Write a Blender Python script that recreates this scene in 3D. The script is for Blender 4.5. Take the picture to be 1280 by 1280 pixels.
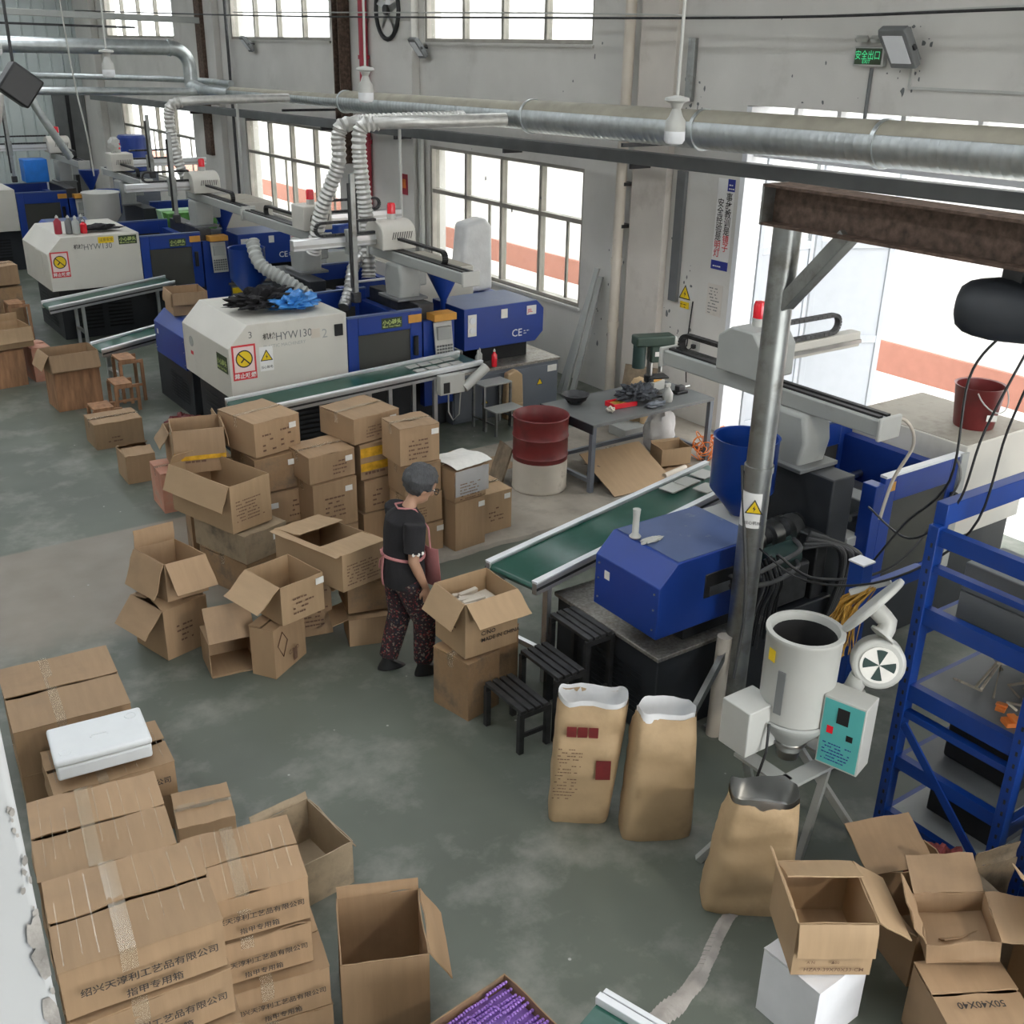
import bpy, bmesh, math, random
from mathutils import Vector, Matrix, Euler, noise
random.seed(7)
R = math.radians
scene = bpy.context.scene
COL = scene.collection
for o in list(bpy.data.objects): bpy.data.objects.remove(o)

# ------------------------------------------------------------------ camera
cam_d = bpy.data.cameras.new('camera'); cam = bpy.data.objects.new('camera', cam_d); COL.objects.link(cam)
cam_d.sensor_width = 36; cam_d.lens = 1331/1280*36; cam_d.clip_start = .05; cam_d.clip_end = 300
cam.matrix_world = Matrix(((0.81960, 0.21380, -0.53155, 0), (-0.57261, 0.33720, -0.74727, 0), (0.01948, 0.91683, 0.39879, 4.2), (0, 0, 0, 1)))
scene.camera = cam
# ------------------------------------------------------------------ sky, exposure, lamp behind the camera
world = bpy.data.worlds.new('World'); scene.world = world; world.use_nodes = True
bg = world.node_tree.nodes['Background']; bg.inputs[0].default_value = (.93, .97, 1, 1); bg.inputs[1].default_value = 6.8
vs = scene.view_settings
vs.view_transform = 'Standard'; vs.look = 'None'; vs.gamma = 1; vs.use_curve_mapping = False; vs.exposure = 0.26
scene.cycles.use_denoising = True; scene.cycles.max_bounces = 8; scene.cycles.diffuse_bounces = 5
scene.cycles.caustics_reflective = False; scene.cycles.caustics_refractive = False; scene.cycles.sample_clamp_indirect = 6
lamp_d = bpy.data.lights.new('flood_lamp', 'SPOT'); lamp_d.energy = 420; lamp_d.shadow_soft_size = .16; lamp_d.color = (1, .93, .82)
lamp_d.spot_size = R(110); lamp_d.spot_blend = .6
lamp = bpy.data.objects.new('flood_lamp', lamp_d); COL.objects.link(lamp); lamp.location = (4.2, -2.6, 5.2)
lamp.rotation_euler = (Vector((3.0, 5.0, 0)) - lamp.location).to_track_quat('-Z', 'Y').to_euler()

# ------------------------------------------------------------------ materials
MATS = {}
def nd(nt, t, **kw):
    n = nt.nodes.new(t)
    for k, v in kw.items(): setattr(n, k, v)
    return n
def pm(name, col, rough=.6, metal=0., var=.12, scale=6., bump=0., bscale=40., rand=0., dirt=None, dscale=2., dth=(.5, .7), coat=0., stretch=None, spec=.5):
    m = bpy.data.materials.new(name); m.use_nodes = True; nt = m.node_tree; b = nt.nodes['Principled BSDF']; L = nt.links.new
    b.inputs['Roughness'].default_value = rough; b.inputs['Metallic'].default_value = metal
    b.inputs['Coat Weight'].default_value = coat; b.inputs['Specular IOR Level'].default_value = spec
    tc = nd(nt, 'ShaderNodeTexCoord'); vec = tc.outputs['Object']
    if stretch:
        mp = nd(nt, 'ShaderNodeMapping'); mp.inputs['Scale'].default_value = stretch; L(vec, mp.inputs['Vector']); vec = mp.outputs['Vector']
    n = nd(nt, 'ShaderNodeTexNoise'); n.inputs['Scale'].default_value = scale; n.inputs['Detail'].default_value = 4; L(vec, n.inputs['Vector'])
    mx = nd(nt, 'ShaderNodeMix', data_type='RGBA'); mx.inputs[6].default_value = tuple(c*(1-var) for c in col)+(1,)
    mx.inputs[7].default_value = tuple(min(1, c*(1+var)) for c in col)+(1,)
    cr = nd(nt, 'ShaderNodeMapRange'); cr.inputs[1].default_value = .3; cr.inputs[2].default_value = .7; L(n.outputs[0], cr.inputs[0]); L(cr.outputs[0], mx.inputs[0])
    out = mx.outputs[2]
    if dirt:
        n2 = nd(nt, 'ShaderNodeTexNoise'); n2.inputs['Scale'].default_value = dscale; n2.inputs['Detail'].default_value = 7; n2.inputs['Roughness'].default_value = .65; L(tc.outputs['Object'], n2.inputs['Vector'])
        mr = nd(nt, 'ShaderNodeMapRange'); mr.inputs[1].default_value, mr.inputs[2].default_value = dth; L(n2.outputs[0], mr.inputs[0])
        m2 = nd(nt, 'ShaderNodeMix', data_type='RGBA'); L(mr.outputs[0], m2.inputs[0]); L(out, m2.inputs[6]); m2.inputs[7].default_value = tuple(dirt)+(1,); out = m2.outputs[2]
    if rand:
        oi = nd(nt, 'ShaderNodeObjectInfo'); mr = nd(nt, 'ShaderNodeMapRange'); mr.inputs[3].default_value = 1-rand; mr.inputs[4].default_value = 1+rand; L(oi.outputs['Random'], mr.inputs[0])
        vm = nd(nt, 'ShaderNodeVectorMath', operation='SCALE'); L(out, vm.inputs[0]); L(mr.outputs[0], vm.inputs['Scale']); out = vm.outputs[0]
    L(out, b.inputs['Base Color'])
    if bump:
        n3 = nd(nt, 'ShaderNodeTexNoise'); n3.inputs['Scale'].default_value = bscale; n3.inputs['Detail'].default_value = 3; L(vec, n3.inputs['Vector'])
        bp = nd(nt, 'ShaderNodeBump'); bp.inputs['Strength'].default_value = bump; bp.inputs['Distance'].default_value = .01; L(n3.outputs[0], bp.inputs['Height']); L(bp.outputs[0], b.inputs['Normal'])
    MATS[name] = m
    return m
def clearmat(name, tint, gloss, rough=.05, trans=.9):
    m = bpy.data.materials.new(name); m.use_nodes = True; nt = m.node_tree; L = nt.links.new
    nt.nodes.remove(nt.nodes['Principled BSDF']); out = nt.nodes['Material Output']
    t = nd(nt, 'ShaderNodeBsdfTransparent'); t.inputs[0].default_value = tint+(1,)
    d = nd(nt, 'ShaderNodeBsdfPrincipled'); d.inputs['Base Color'].default_value = gloss+(1,); d.inputs['Roughness'].default_value = rough
    mx = nd(nt, 'ShaderNodeMixShader'); mx.inputs[0].default_value = 1-trans; L(t.outputs[0], mx.inputs[1]); L(d.outputs[0], mx.inputs[2]); L(mx.outputs[0], out.inputs[0])
    MATS[name] = m
def emat(name, col, s):
    m = bpy.data.materials.new(name); m.use_nodes = True; b = m.node_tree.nodes['Principled BSDF']
    b.inputs['Base Color'].default_value = col+(1,); b.inputs['Emission Color'].default_value = col+(1,); b.inputs['Emission Strength'].default_value = s; MATS[name] = m

pm('cardboard', (.345, .225, .128), .7, var=.06, scale=3, bump=.14, bscale=3, rand=.13, stretch=(9, 1.5, 1), dirt=(.28, .185, .11), dscale=2.2, dth=(.55, .75))
pm('cardboard_light', (.385, .26, .148), .7, var=.05, scale=3, bump=.12, bscale=3, stretch=(9, 1.5, 1), rand=.06)
pm('cardboard_old', (.34, .21, .11), .8, var=.2, scale=5, bump=.2, bscale=30, rand=.1, dirt=(.2, .14, .09), dscale=5, dth=(.45, .65))
pm('cardboard_grime', (.38, .29, .19), .7, var=.2, scale=4, bump=.15, dirt=(.15, .12, .085), dscale=4, dth=(.45, .7))
pm('cardboard_pink', (.55, .26, .18), .75, var=.2, scale=6, bump=.1, dirt=(.4, .3, .22), dscale=6)
pm('paper_white', (.72, .72, .74), .6, var=.05, scale=5, bump=.05)
pm('wood_crate', (.36, .19, .1), .7, var=.3, scale=3, stretch=(6, 6, 1), bump=.15)
clearmat('tape', (1, .98, .94), (.62, .54, .42), .08, .70)
pm('tape_yellow', (.6, .33, .03), .25, var=.35, scale=14)
pm('ink', (.035, .03, .028), .7, var=.1)
pm('ink_brown', (.16, .09, .055), .8, var=.2, scale=30)
pm('sticker', (.75, .73, .68), .5, var=.06, scale=20)
pm('wall_paint', (.62, .60, .56), .85, var=.07, scale=1.2, bump=.12, bscale=8, dirt=(.47, .45, .41), dscale=1.1, dth=(.56, .8))
pm('wall_paint_warm', (.60, .555, .50), .85, var=.08, scale=1.4, bump=.15, bscale=8, dirt=(.45, .40, .35), dscale=1.6, dth=(.55, .75))
pm('wall_white', (.50, .51, .52), .8, var=.04, scale=2, bump=.15, bscale=12, dirt=(.25, .24, .23), dscale=2.3, dth=(.66, .7))
pm('plaster_chip', (.34, .32, .30), .9, var=.3, scale=20, bump=.4)
pm('concrete', (.30, .265, .22), .85, var=.18, scale=2.5, bump=.3, bscale=25, dirt=(.2, .18, .155), dscale=3, dth=(.5, .75))
pm('cement_ridge', (.36, .33, .30), .9, var=.2, scale=8, bump=.6, bscale=40)
pm('machine_white', (.60, .575, .515), .45, var=.04, scale=2, dirt=(.42, .40, .34), dscale=1.6, dth=(.56, .85))
pm('machine_grey', (.36, .37, .35), .45, var=.06, scale=3, dirt=(.25, .25, .23), dscale=4, dth=(.6, .8))
pm('machine_grey_dark', (.16, .165, .165), .5, var=.1, scale=3)
pm('cabinet_grey', (.14, .155, .18), .45, var=.08, scale=3)
pm('base_dark', (.022, .025, .03), .5, var=.2, scale=4)
pm('machine_blue', (.010, .042, .25), .38, var=.08, scale=3, dirt=(.03, .06, .2), dscale=4, dth=(.6, .8))
pm('machine_blue_top', (.085, .12, .24), .4, var=.12, scale=3, dirt=(.2, .22, .26), dscale=9, dth=(.62, .75))
pm('blue_bright', (.01, .17, .6), .4)
pm('blue_rack', (.004, .038, .22), .4, var=.1, scale=4, dirt=(.012, .04, .2), dscale=6, dth=(.55, .75))
pm('blue_plastic', (.008, .04, .22), .3, var=.08)
pm('steel', (.46, .46, .45), .32, 1, var=.12, scale=5)
pm('steel_pipe', (.33, .34, .33), .38, .9, var=.15, scale=6, dirt=(.2, .19, .17), dscale=5)
pm('steel_dark', (.06, .06, .062), .45, .6, var=.25, scale=12)
pm('rust', (.12, .08, .06), .8, .3, var=.45, scale=22, bump=.3, bscale=60)
pm('aluminium', (.68, .69, .70), .28, .85, var=.04)
pm('galvanised', (.50, .53, .53), .33, .8, var=.14, scale=9, bump=.05)
pm('flex_duct', (.58, .57, .54), .4, .5, var=.12, scale=12)
pm('duct_dusty', (.36, .335, .27), .7, .1, var=.14, scale=4)
pm('tray_grey', (.15, .155, .155), .55, .2, var=.12, scale=3)
pm('window_frame', (.33, .31, .27), .5, .2, var=.12)
pm('white_plastic', (.47, .47, .44), .4, var=.05, scale=4)
pm('pvc', (.58, .52, .44), .5, var=.08, scale=2)
pm('white_paint', (.74, .75, .77), .45, var=.03)
pm('door_paint', (.42, .44, .47), .5, var=.03)
pm('cover_dirty', (.36, .33, .275), .7, var=.12, scale=5, dirt=(.25, .22, .18), dscale=5)
pm('black', (.012, .012, .013), .45, var=.2)
pm('black_matte', (.016, .016, .017), .8, var=.2)
pm('rubber_grey', (.07, .07, .07), .6)
pm('belt_green', (.012, .075, .052), .28, var=.08, scale=2, dirt=(.03, .1, .08), dscale=3)
pm('red_lamp', (.75, .015, .03), .2, var=.05, coat=.5)
pm('red_paint', (.17, .022, .022), .4, var=.18, scale=5, dirt=(.10, .02, .02), dscale=5)
pm('red_pipe', (.35, .03, .05), .45, var=.1)
pm('drum_white', (.58, .53, .45), .6, var=.08, scale=4, dirt=(.3, .25, .2), dscale=5, dth=(.58, .75))
pm('green_paint', (.035, .06, .045), .45, var=.15)
pm('green_motor', (.02, .045, .04), .5, var=.15)
pm('diamond_plate', (.33, .31, .28), .45, .6, var=.3, scale=45, dirt=(.2, .17, .14), dscale=6)
pm('kraft', (.44, .31, .175), .7, var=.08, scale=4, bump=.3, bscale=14, dirt=(.36, .25, .14), dscale=3, dth=(.5, .7))
pm('liner_white', (.66, .66, .66), .35, var=.1, scale=5, bump=.4, bscale=12)
pm('foam', (.74, .76, .77), .7, var=.02, scale=10, bump=.05)
pm('sign_yellow', (.75, .52, .01), .5, var=.05)
pm('sign_red', (.62, .04, .05), .5, var=.05)
pm('sign_pink', (.78, .6, .58), .5, var=.03)
pm('sign_white', (.75, .74, .72), .5, var=.03)
pm('sign_dark', (.03, .05, .02), .5, var=.1)
pm('sign_green_text', (.5, .6, .2), .5)
pm('sign_blue', (.02, .03, .25), .5)
pm('orange', (.62, .3, .05), .5)
pm('orange_bright', (.8, .22, .04), .5, var=.2)
pm('teal', (.09, .40, .38), .4, var=.05)
pm('screen', (.1, .1, .1), .2)
pm('green_part', (.10, .3, .06), .5, var=.3, scale=10)
pm('green_pale', (.35, .55, .35), .5, var=.1)
pm('cloth_black', (.012, .011, .013), .9, var=.3, bump=.3, bscale=60)
pm('cloth_grey', (.06, .065, .075), .9, var=.4, scale=14, bump=.4, bscale=50)
pm('cloth_beige', (.36, .31, .24), .9, var=.3, scale=10, bump=.3)
pm('plastic_film_blue', (.05, .22, .55), .3, var=.3, scale=12)
pm('red_cloth', (.22, .05, .05), .9, var=.6, scale=35)
pm('pink_apron', (.48, .2, .2), .85, var=.1, scale=10)
pm('skin', (.42, .24, .155), .55, var=.06, scale=8)
pm('hair_grey', (.055, .056, .06), .55, var=.35, scale=18, stretch=(8, 8, 1), bump=.5, bscale=60)
pm('purple', (.33, .17, .55), .3, var=.12, scale=20)
pm('yellow_straw', (.45, .25, .04), .8, var=.3, scale=30)
pm('mirror_wood', (.2, .15, .1), .8, var=.3, scale=12)
pm('siding', (.52, .57, .57), .5, .2, var=.06, scale=1)
pm('outside_wall', (.82, .80, .78), .9, var=.03)
pm('outside_pink', (.42, .19, .14), .9, var=.06)
pm('outside_ground', (.7, .68, .64), .9, var=.05)
pm('roof_sheet', (.4, .42, .43), .7)
pm('amber_wire', (.5, .28, .05), .6, var=.3)
clearmat('glass', (.97, .98, .97), (.3, .3, .3), .03, .93)
clearmat('guard_window', (.14, .14, .13), (.10, .10, .09), .25, .3)
clearmat('film', (.95, .95, .95), (.7, .7, .7), .15, .5)
emat('exit_green', (.05, .5, .2), .8)

# floor: worn grey-green paint, bare concrete band where the paint has gone
def floor_mat():
    m = pm('floor_paint', (.108, .122, .098), .42, var=.16, scale=.9, dirt=(.25, .25, .22), dscale=1.5, dth=(.5, .72)); nt = m.node_tree; L = nt.links.new; b = nt.nodes['Principled BSDF']
    src = b.inputs['Base Color'].links[0].from_socket
    tc = nd(nt, 'ShaderNodeTexCoord'); sp = nd(nt, 'ShaderNodeSeparateXYZ'); L(tc.outputs['Object'], sp.inputs[0])
    n = nd(nt, 'ShaderNodeTexNoise'); n.inputs['Scale'].default_value = 1.6; n.inputs['Detail'].default_value = 6; L(tc.outputs['Object'], n.inputs['Vector'])
    a = nd(nt, 'ShaderNodeMath', operation='MULTIPLY_ADD'); L(n.outputs[0], a.inputs[0]); a.inputs[1].default_value = .9; L(sp.outputs[1], a.inputs[2])
    lo = nd(nt, 'ShaderNodeMapRange'); lo.inputs[1].default_value = 7.85; lo.inputs[2].default_value = 8.35; L(a.outputs[0], lo.inputs[0])
    hi = nd(nt, 'ShaderNodeMapRange'); hi.inputs[1].default_value = 9.5; hi.inputs[2].default_value = 9.46; L(sp.outputs[1], hi.inputs[0])
    mu = nd(nt, 'ShaderNodeMath', operation='MULTIPLY'); L(lo.outputs[0], mu.inputs[0]); L(hi.outputs[0], mu.inputs[1])
    cn = nd(nt, 'ShaderNodeTexNoise'); cn.inputs['Scale'].default_value = 3; cn.inputs['Detail'].default_value = 8; L(tc.outputs['Object'], cn.inputs['Vector'])
    cm = nd(nt, 'ShaderNodeMix', data_type='RGBA'); cm.inputs[6].default_value = (.17, .145, .115, 1); cm.inputs[7].default_value = (.29, .255, .21, 1); L(cn.outputs[0], cm.inputs[0])
    mx = nd(nt, 'ShaderNodeMix', data_type='RGBA'); L(mu.outputs[0], mx.inputs[0]); L(src, mx.inputs[6]); L(cm.outputs[2], mx.inputs[7])
    # pale scuffs and paint flecks
    v = nd(nt, 'ShaderNodeTexVoronoi'); v.inputs['Scale'].default_value = 3.2; L(tc.outputs['Object'], v.inputs['Vector'])
    fl = nd(nt, 'ShaderNodeMapRange'); fl.inputs[1].default_value = .035; fl.inputs[2].default_value = .02; L(v.outputs['Distance'], fl.inputs[0])
    m3 = nd(nt, 'ShaderNodeMix', data_type='RGBA'); L(fl.outputs[0], m3.inputs[0]); L(mx.outputs[2], m3.inputs[6]); m3.inputs[7].default_value = (.4, .4, .37, 1)
    L(m3.outputs[2], b.inputs['Base Color'])
    ro = nd(nt, 'ShaderNodeMapRange'); ro.inputs[3].default_value = .3; ro.inputs[4].default_value = .6; L(n.outputs[0], ro.inputs[0]); L(ro.outputs[0], b.inputs['Roughness'])
floor_mat()
def pants_mat():
    m = pm('floral_cloth', (.02, .015, .02), .9); nt = m.node_tree; L = nt.links.new; b = nt.nodes['Principled BSDF']
    tc = nd(nt, 'ShaderNodeTexCoord'); v = nd(nt, 'ShaderNodeTexVoronoi'); v.inputs['Scale'].default_value = 85; L(tc.outputs['Object'], v.inputs['Vector'])
    cr = nd(nt, 'ShaderNodeValToRGB'); e = cr.color_ramp; e.interpolation = 'CONSTANT'
    e.elements[0].color = (.02, .013, .016, 1); e.elements[1].position = .45; e.elements[1].color = (.055, .014, .018, 1)
    for p, c in ((.64, (.16, .125, .10, 1)), (.75, (.02, .02, .03, 1)), (.91, (.2, .04, .04, 1))):
        k = e.elements.new(p); k.color = c
    sp = nd(nt, 'ShaderNodeSeparateColor'); L(v.outputs['Color'], sp.inputs[0]); L(sp.outputs[0], cr.inputs[0]); L(cr.outputs[0], b.inputs['Base Color'])
pants_mat()

# ------------------------------------------------------------------ mesh helpers
class MB:
    def __init__(s): s.v = []; s.f = []; s.M = None
    def add(s, vs_, fs):
        k = len(s.v)
        if s.M is not None: vs_ = [s.M @ Vector(p) for p in vs_]
        s.v += [tuple(p) for p in vs_]; s.f += [tuple(i+k for i in f) for f in fs]; return s
    def box(s, x0, x1, y0, y1, z0, z1):
        return s.add([(x0, y0, z0), (x1, y0, z0), (x1, y1, z0), (x0, y1, z0), (x0, y0, z1), (x1, y0, z1), (x1, y1, z1), (x0, y1, z1)],
                     [(3, 2, 1, 0), (4, 5, 6, 7), (0, 1, 5, 4), (1, 2, 6, 5), (2, 3, 7, 6), (3, 0, 4, 7)])
    def cbox(s, c, d): return s.box(c[0]-d[0]/2, c[0]+d[0]/2, c[1]-d[1]/2, c[1]+d[1]/2, c[2]-d[2]/2, c[2]+d[2]/2)
    def bar(s, p, q, w, h=None, up=(0, 0, 1)):
        p, q = Vector(p), Vector(q); h = h or w; d = (q-p); u = Vector(up)
        if abs(d.normalized().dot(u)) > .98: u = Vector((1, 0, 0))
        a = d.cross(u).normalized()*w/2; b = a.cross(d).normalized()*h/2
        vv = [p-a-b, p+a-b, p+a+b, p-a+b, q-a-b, q+a-b, q+a+b, q-a+b]
        return s.add(vv, [(3, 2, 1, 0), (4, 5, 6, 7), (0, 1, 5, 4), (1, 2, 6, 5), (2, 3, 7, 6), (3, 0, 4, 7)])
    def tube(s, pts, r, n=8, cap=True, closed=False):
        pts = [Vector(p) for p in pts]; m = len(pts); rr = r if isinstance(r, (list, tuple)) else [r]*m; vv = []; up = None
        for i in range(m):
            if closed: d = pts[(i+1) % m]-pts[i-1]
            else: d = pts[min(i+1, m-1)]-pts[max(i-1, 0)]
            d = d.normalized() if d.length > 1e-9 else Vector((0, 0, 1))
            if up is None:
                up = Vector((0, 0, 1)) if abs(d.z) < .9 else Vector((1, 0, 0))
            a = d.cross(up); a = a.normalized() if a.length > 1e-6 else d.orthogonal().normalized(); b = a.cross(d).normalized(); up = b
            for k in range(n):
                t = 2*math.pi*k/n; vv.append(pts[i]+(a*math.cos(t)+b*math.sin(t))*rr[i])
        ff = []
        for i in range(m if closed else m-1):
            j = (i+1) % m
            for k in range(n): ff.append((i*n+k, i*n+(k+1) % n, j*n+(k+1) % n, j*n+k))
        if cap and not closed: ff += [tuple(range(n))[::-1], tuple((m-1)*n+k for k in range(n))]
        return s.add(vv, ff)
    def cyl(s, p, q, r, r2=None, n=16, cap=True): return s.tube([p, q], [r, r if r2 is None else r2], n, cap)
    def lathe(s, prof, c=(0, 0, 0), n=24, cap=True):
        vv = []; m = len(prof)
        for r, z in prof:
            for k in range(n):
                t = 2*math.pi*k/n; vv.append((c[0]+r*math.cos(t), c[1]+r*math.sin(t), c[2]+z))
        ff = [(i*n+k, i*n+(k+1) % n, (i+1)*n+(k+1) % n, (i+1)*n+k) for i in range(m-1) for k in range(n)]
        if cap:
            if prof[0][0] > 1e-4: ff.append(tuple(range(n))[::-1])
            if prof[-1][0] > 1e-4: ff.append(tuple((m-1)*n+k for k in range(n)))
        return s.add(vv, ff)
    def prism(s, poly, ax, t0, t1):
        n = len(poly)
        def P(p, t): return {'x': (t, p[0], p[1]), 'y': (p[0], t, p[1]), 'z': (p[0], p[1], t)}[ax]
        vv = [P(p, t0) for p in poly]+[P(p, t1) for p in poly]
        return s.add(vv, [tuple(range(n)), tuple(range(2*n-1, n-1, -1))]+[(i, (i+1) % n, (i+1) % n+n, i+n)[::-1] for i in range(n)])
    def panel(s, P, U, V, t, nu=4, nv=3, disp=None):
        P, U, V = Vector(P), Vector(U), Vector(V); N = U.cross(V).normalized(); vv = []; ff = []
        for l in (0, 1):
            for j in range(nv+1):
                for i in range(nu+1):
                    u, v = i/nu, j/nv; d = disp(u, v) if disp else 0; vv.append(P+U*u+V*v+N*(d-l*t))
        w = nu+1; K = w*(nv+1)
        for j in range(nv):
            for i in range(nu):
                a = j*w+i; ff.append((a, a+1, a+1+w, a+w)); ff.append((K+a+w, K+a+1+w, K+a+1, K+a))
        for i in range(nu): ff.append((i+1, i, K+i, K+i+1)); a = nv*w+i; ff.append((a, a+1, K+a+1, K+a))
        for j in range(nv): a = j*w; ff.append((a, a+w, K+a+w, K+a)); a = j*w+nu; ff.append((a+w, a, K+a, K+a+w))
        return s.add(vv, ff)
    def blob(s, c, rad, amp=.15, seed=0, nu=20, nv=12, fz=2.2, flat=False):
        vv = []; ff = []; c = Vector(c)
        for j in range(nv+1):
            ph = math.pi*j/nv
            for i in range(nu):
                th = 2*math.pi*i/nu; d = Vector((math.sin(ph)*math.cos(th), math.sin(ph)*math.sin(th), math.cos(ph)))
                k = 1+amp*noise.noise(d*fz+Vector((seed*7.3, seed*3.1, 0)))*2+amp*.6*noise.noise(d*fz*3+Vector((0, seed*5.7, 3)))
                p = Vector((d.x*rad[0]*k, d.y*rad[1]*k, d.z*rad[2]*k))
                if flat and p.z < 0: p.z *= .15
                vv.append(c+p)
        for j in range(nv):
            for i in range(nu): ff.append((j*nu+i, (j+1)*nu+i, (j+1)*nu+(i+1) % nu, j*nu+(i+1) % nu))
        return s.add(vv, ff)
    def obj(s, name, mat, parent=None, bev=0, ang=35, seg=2):
        me = bpy.data.meshes.new(name); me.from_pydata(s.v, [], s.f); me.validate()
        bm = bmesh.new(); bm.from_mesh(me); bmesh.ops.recalc_face_normals(bm, faces=bm.faces); bm.to_mesh(me); bm.free()
        me.materials.append(MATS[mat])
        for p in me.polygons: p.use_smooth = True
        me.set_sharp_from_angle(angle=R(ang))
        o = bpy.data.objects.new(name, me); COL.objects.link(o)
        if parent is not None: o.parent = parent
        if bev:
            b = o.modifiers.new('bevel', 'BEVEL'); b.width = bev; b.segments = seg; b.limit_method = 'ANGLE'; b.angle_limit = R(40)
        return o
def thing(name, label, cat, loc=(0, 0, 0), rot=0, group=None):
    o = bpy.data.objects.new(name, None); COL.objects.link(o); o.empty_display_size = .1; o.location = loc
    o.rotation_euler = (0, 0, R(rot)) if not isinstance(rot, tuple) else tuple(R(a) for a in rot)
    return tag(o, label, cat, group)
def tag(o, label, cat, group=None):
    o['label'] = label; o['category'] = cat
    if group: o['group'] = group
    return o
def struct(o): o['kind'] = 'structure'; return o
def copy_tree(o, parent=None):
    c = o.copy(); COL.objects.link(c)
    if parent is not None: c.parent = parent
    for ch in list(o.children): copy_tree(ch, c)
    return c
def sm(pts, k=7):
    P = [Vector(p) for p in pts]; out = []
    for i in range(len(P)-1):
        a, b, c, d = P[max(i-1, 0)], P[i], P[i+1], P[min(i+2, len(P)-1)]
        out += [.5*((2*b)+(c-a)*u+(2*a-5*b+4*c-d)*u*u+(3*b-a-3*c+d)*u**3) for u in (j/k for j in range(k))]
    return out+[P[-1]]
TXT = {}
def text_obj(name, s, size, mat, parent, origin, ux, uz, align='LEFT', bold=0.0, sx=1.0):
    """flat lettering lying on a surface: origin, direction of writing ux, up direction uz"""
    key = (s, align, bold)
    if key not in TXT:
        cu = bpy.data.curves.new('txt', 'FONT'); cu.body = s; cu.size = 1; cu.align_x = align; cu.resolution_u = 2; cu.offset = bold
        ob = bpy.data.objects.new('txt', cu); COL.objects.link(ob)
        dg = bpy.context.evaluated_depsgraph_get(); me = bpy.data.meshes.new_from_object(ob.evaluated_get(dg)); TXT[key] = me
        bpy.data.objects.remove(ob); bpy.data.curves.remove(cu)
    me = TXT[key].copy(); ux, uz = Vector(ux).normalized(), Vector(uz).normalized(); n = ux.cross(uz)
    me.transform(Matrix((( ux.x*size*sx, uz.x*size, n.x, origin[0]+n.x*.0015), (ux.y*size*sx, uz.y*size, n.y, origin[1]+n.y*.0015), (ux.z*size*sx, uz.z*size, n.z, origin[2]+n.z*.0015), (0, 0, 0, 1))))
    me.materials.clear(); me.materials.append(MATS[mat])
    o = bpy.data.objects.new(name, me); COL.objects.link(o); o.parent = parent; return o
def plate(name, mat, parent, o, ux, uz, w, h, t=.002):
    """thin plate (sticker, sign) lying on a surface, o = its lower left corner"""
    ux, uz = Vector(ux).normalized(), Vector(uz).normalized(); n = ux.cross(uz); o = Vector(o)
    m = MB(); a, b = ux*w, uz*h; m.add([o, o+a, o+a+b, o+b, o+n*t, o+a+n*t, o+a+b+n*t, o+b+n*t], [(3, 2, 1, 0), (4, 5, 6, 7), (0, 1, 5, 4), (1, 2, 6, 5), (2, 3, 7, 6), (3, 0, 4, 7)])
    o_ = m.obj(name, mat, parent); o_['kind'] = 'stuff'; return o_
def marks(name, mat, parent, o, ux, uz, w, h, rows, seed=0, fill=.8, th=.35):
    """unreadable fine print: rows of short ink dashes"""
    rnd = random.Random(seed); ux, uz = Vector(ux).normalized(), Vector(uz).normalized(); n = ux.cross(uz)*.0015; o = Vector(o); m = MB(); rh = h/rows
    for r in range(rows):
        x = 0; end = w*rnd.uniform(.55, 1)
        while x < end:
            l = rh*rnd.uniform(.3, .9)
            if rnd.random() < fill:
                p = o+ux*x+uz*(h-(r+1)*rh)+n; a, b = ux*min(l, w-x), uz*rh*th; m.add([p, p+a, p+a+b, p+b], [(0, 1, 2, 3)])
            x += l+rh*.15
    o_ = m.obj(name, mat, parent); o_['kind'] = 'stuff'; return o_
# ================================================================== THE SETTING
XW = 9.0
fl = MB().add([(-6, -6, 0), (XW+.3, -6, 0), (XW+.3, 35, 0), (-6, 35, 0)], [(0, 1, 2, 3)]).obj('floor', 'floor_paint'); struct(fl)
# raised bare concrete slab by the wall, with a broken front edge
def slab():
    m = MB(); n = 60; x0, x1 = 4.1, 9.0; fr = []; 
    for i in range(n+1):
        x = x0+(x1-x0)*i/n; fr.append((x, 7.30+.035*noise.noise((x*2.3, 0, 0))+.02*noise.noise((x*9, 2, 0))))
    vv = []; ff = []
    for x, y in fr: vv += [(x, y-.02, .001), (x, y, .034), (x, y+.05, .042), (x, 9.5, .042), (x, 9.53, .001)]
    for i in range(n):
        for k in range(4): a = i*5+k; ff.append((a, a+5, a+6, a+1))
    m.add(vv, ff); return m.obj('concrete_slab', 'concrete', fl)
slab()
m = MB()
for i in range(46):
    t = i/45; x = 2.35+(3.62-2.35)*t; y = 2.42+(2.86-2.42)*t+.03*math.sin(t*9)
    w = .024+.02*noise.noise((t*7, 1, 0))+.02*(1-t); m.add([(x-w*.4, y+w, .001), (x+w*.4, y-w*1.4, .001), (x+.028-w*.4, y+w+.012, .001), (x+.03+w*.4, y-w*1.4+.012, .001), (x, y, .012+.012*abs(noise.noise((t*15, 4, 0)))), (x+.03, y+.012, .013)], [(0, 4, 5, 2), (4, 1, 3, 5)])
m.obj('cement_ridge', 'cement_ridge', fl)

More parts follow.
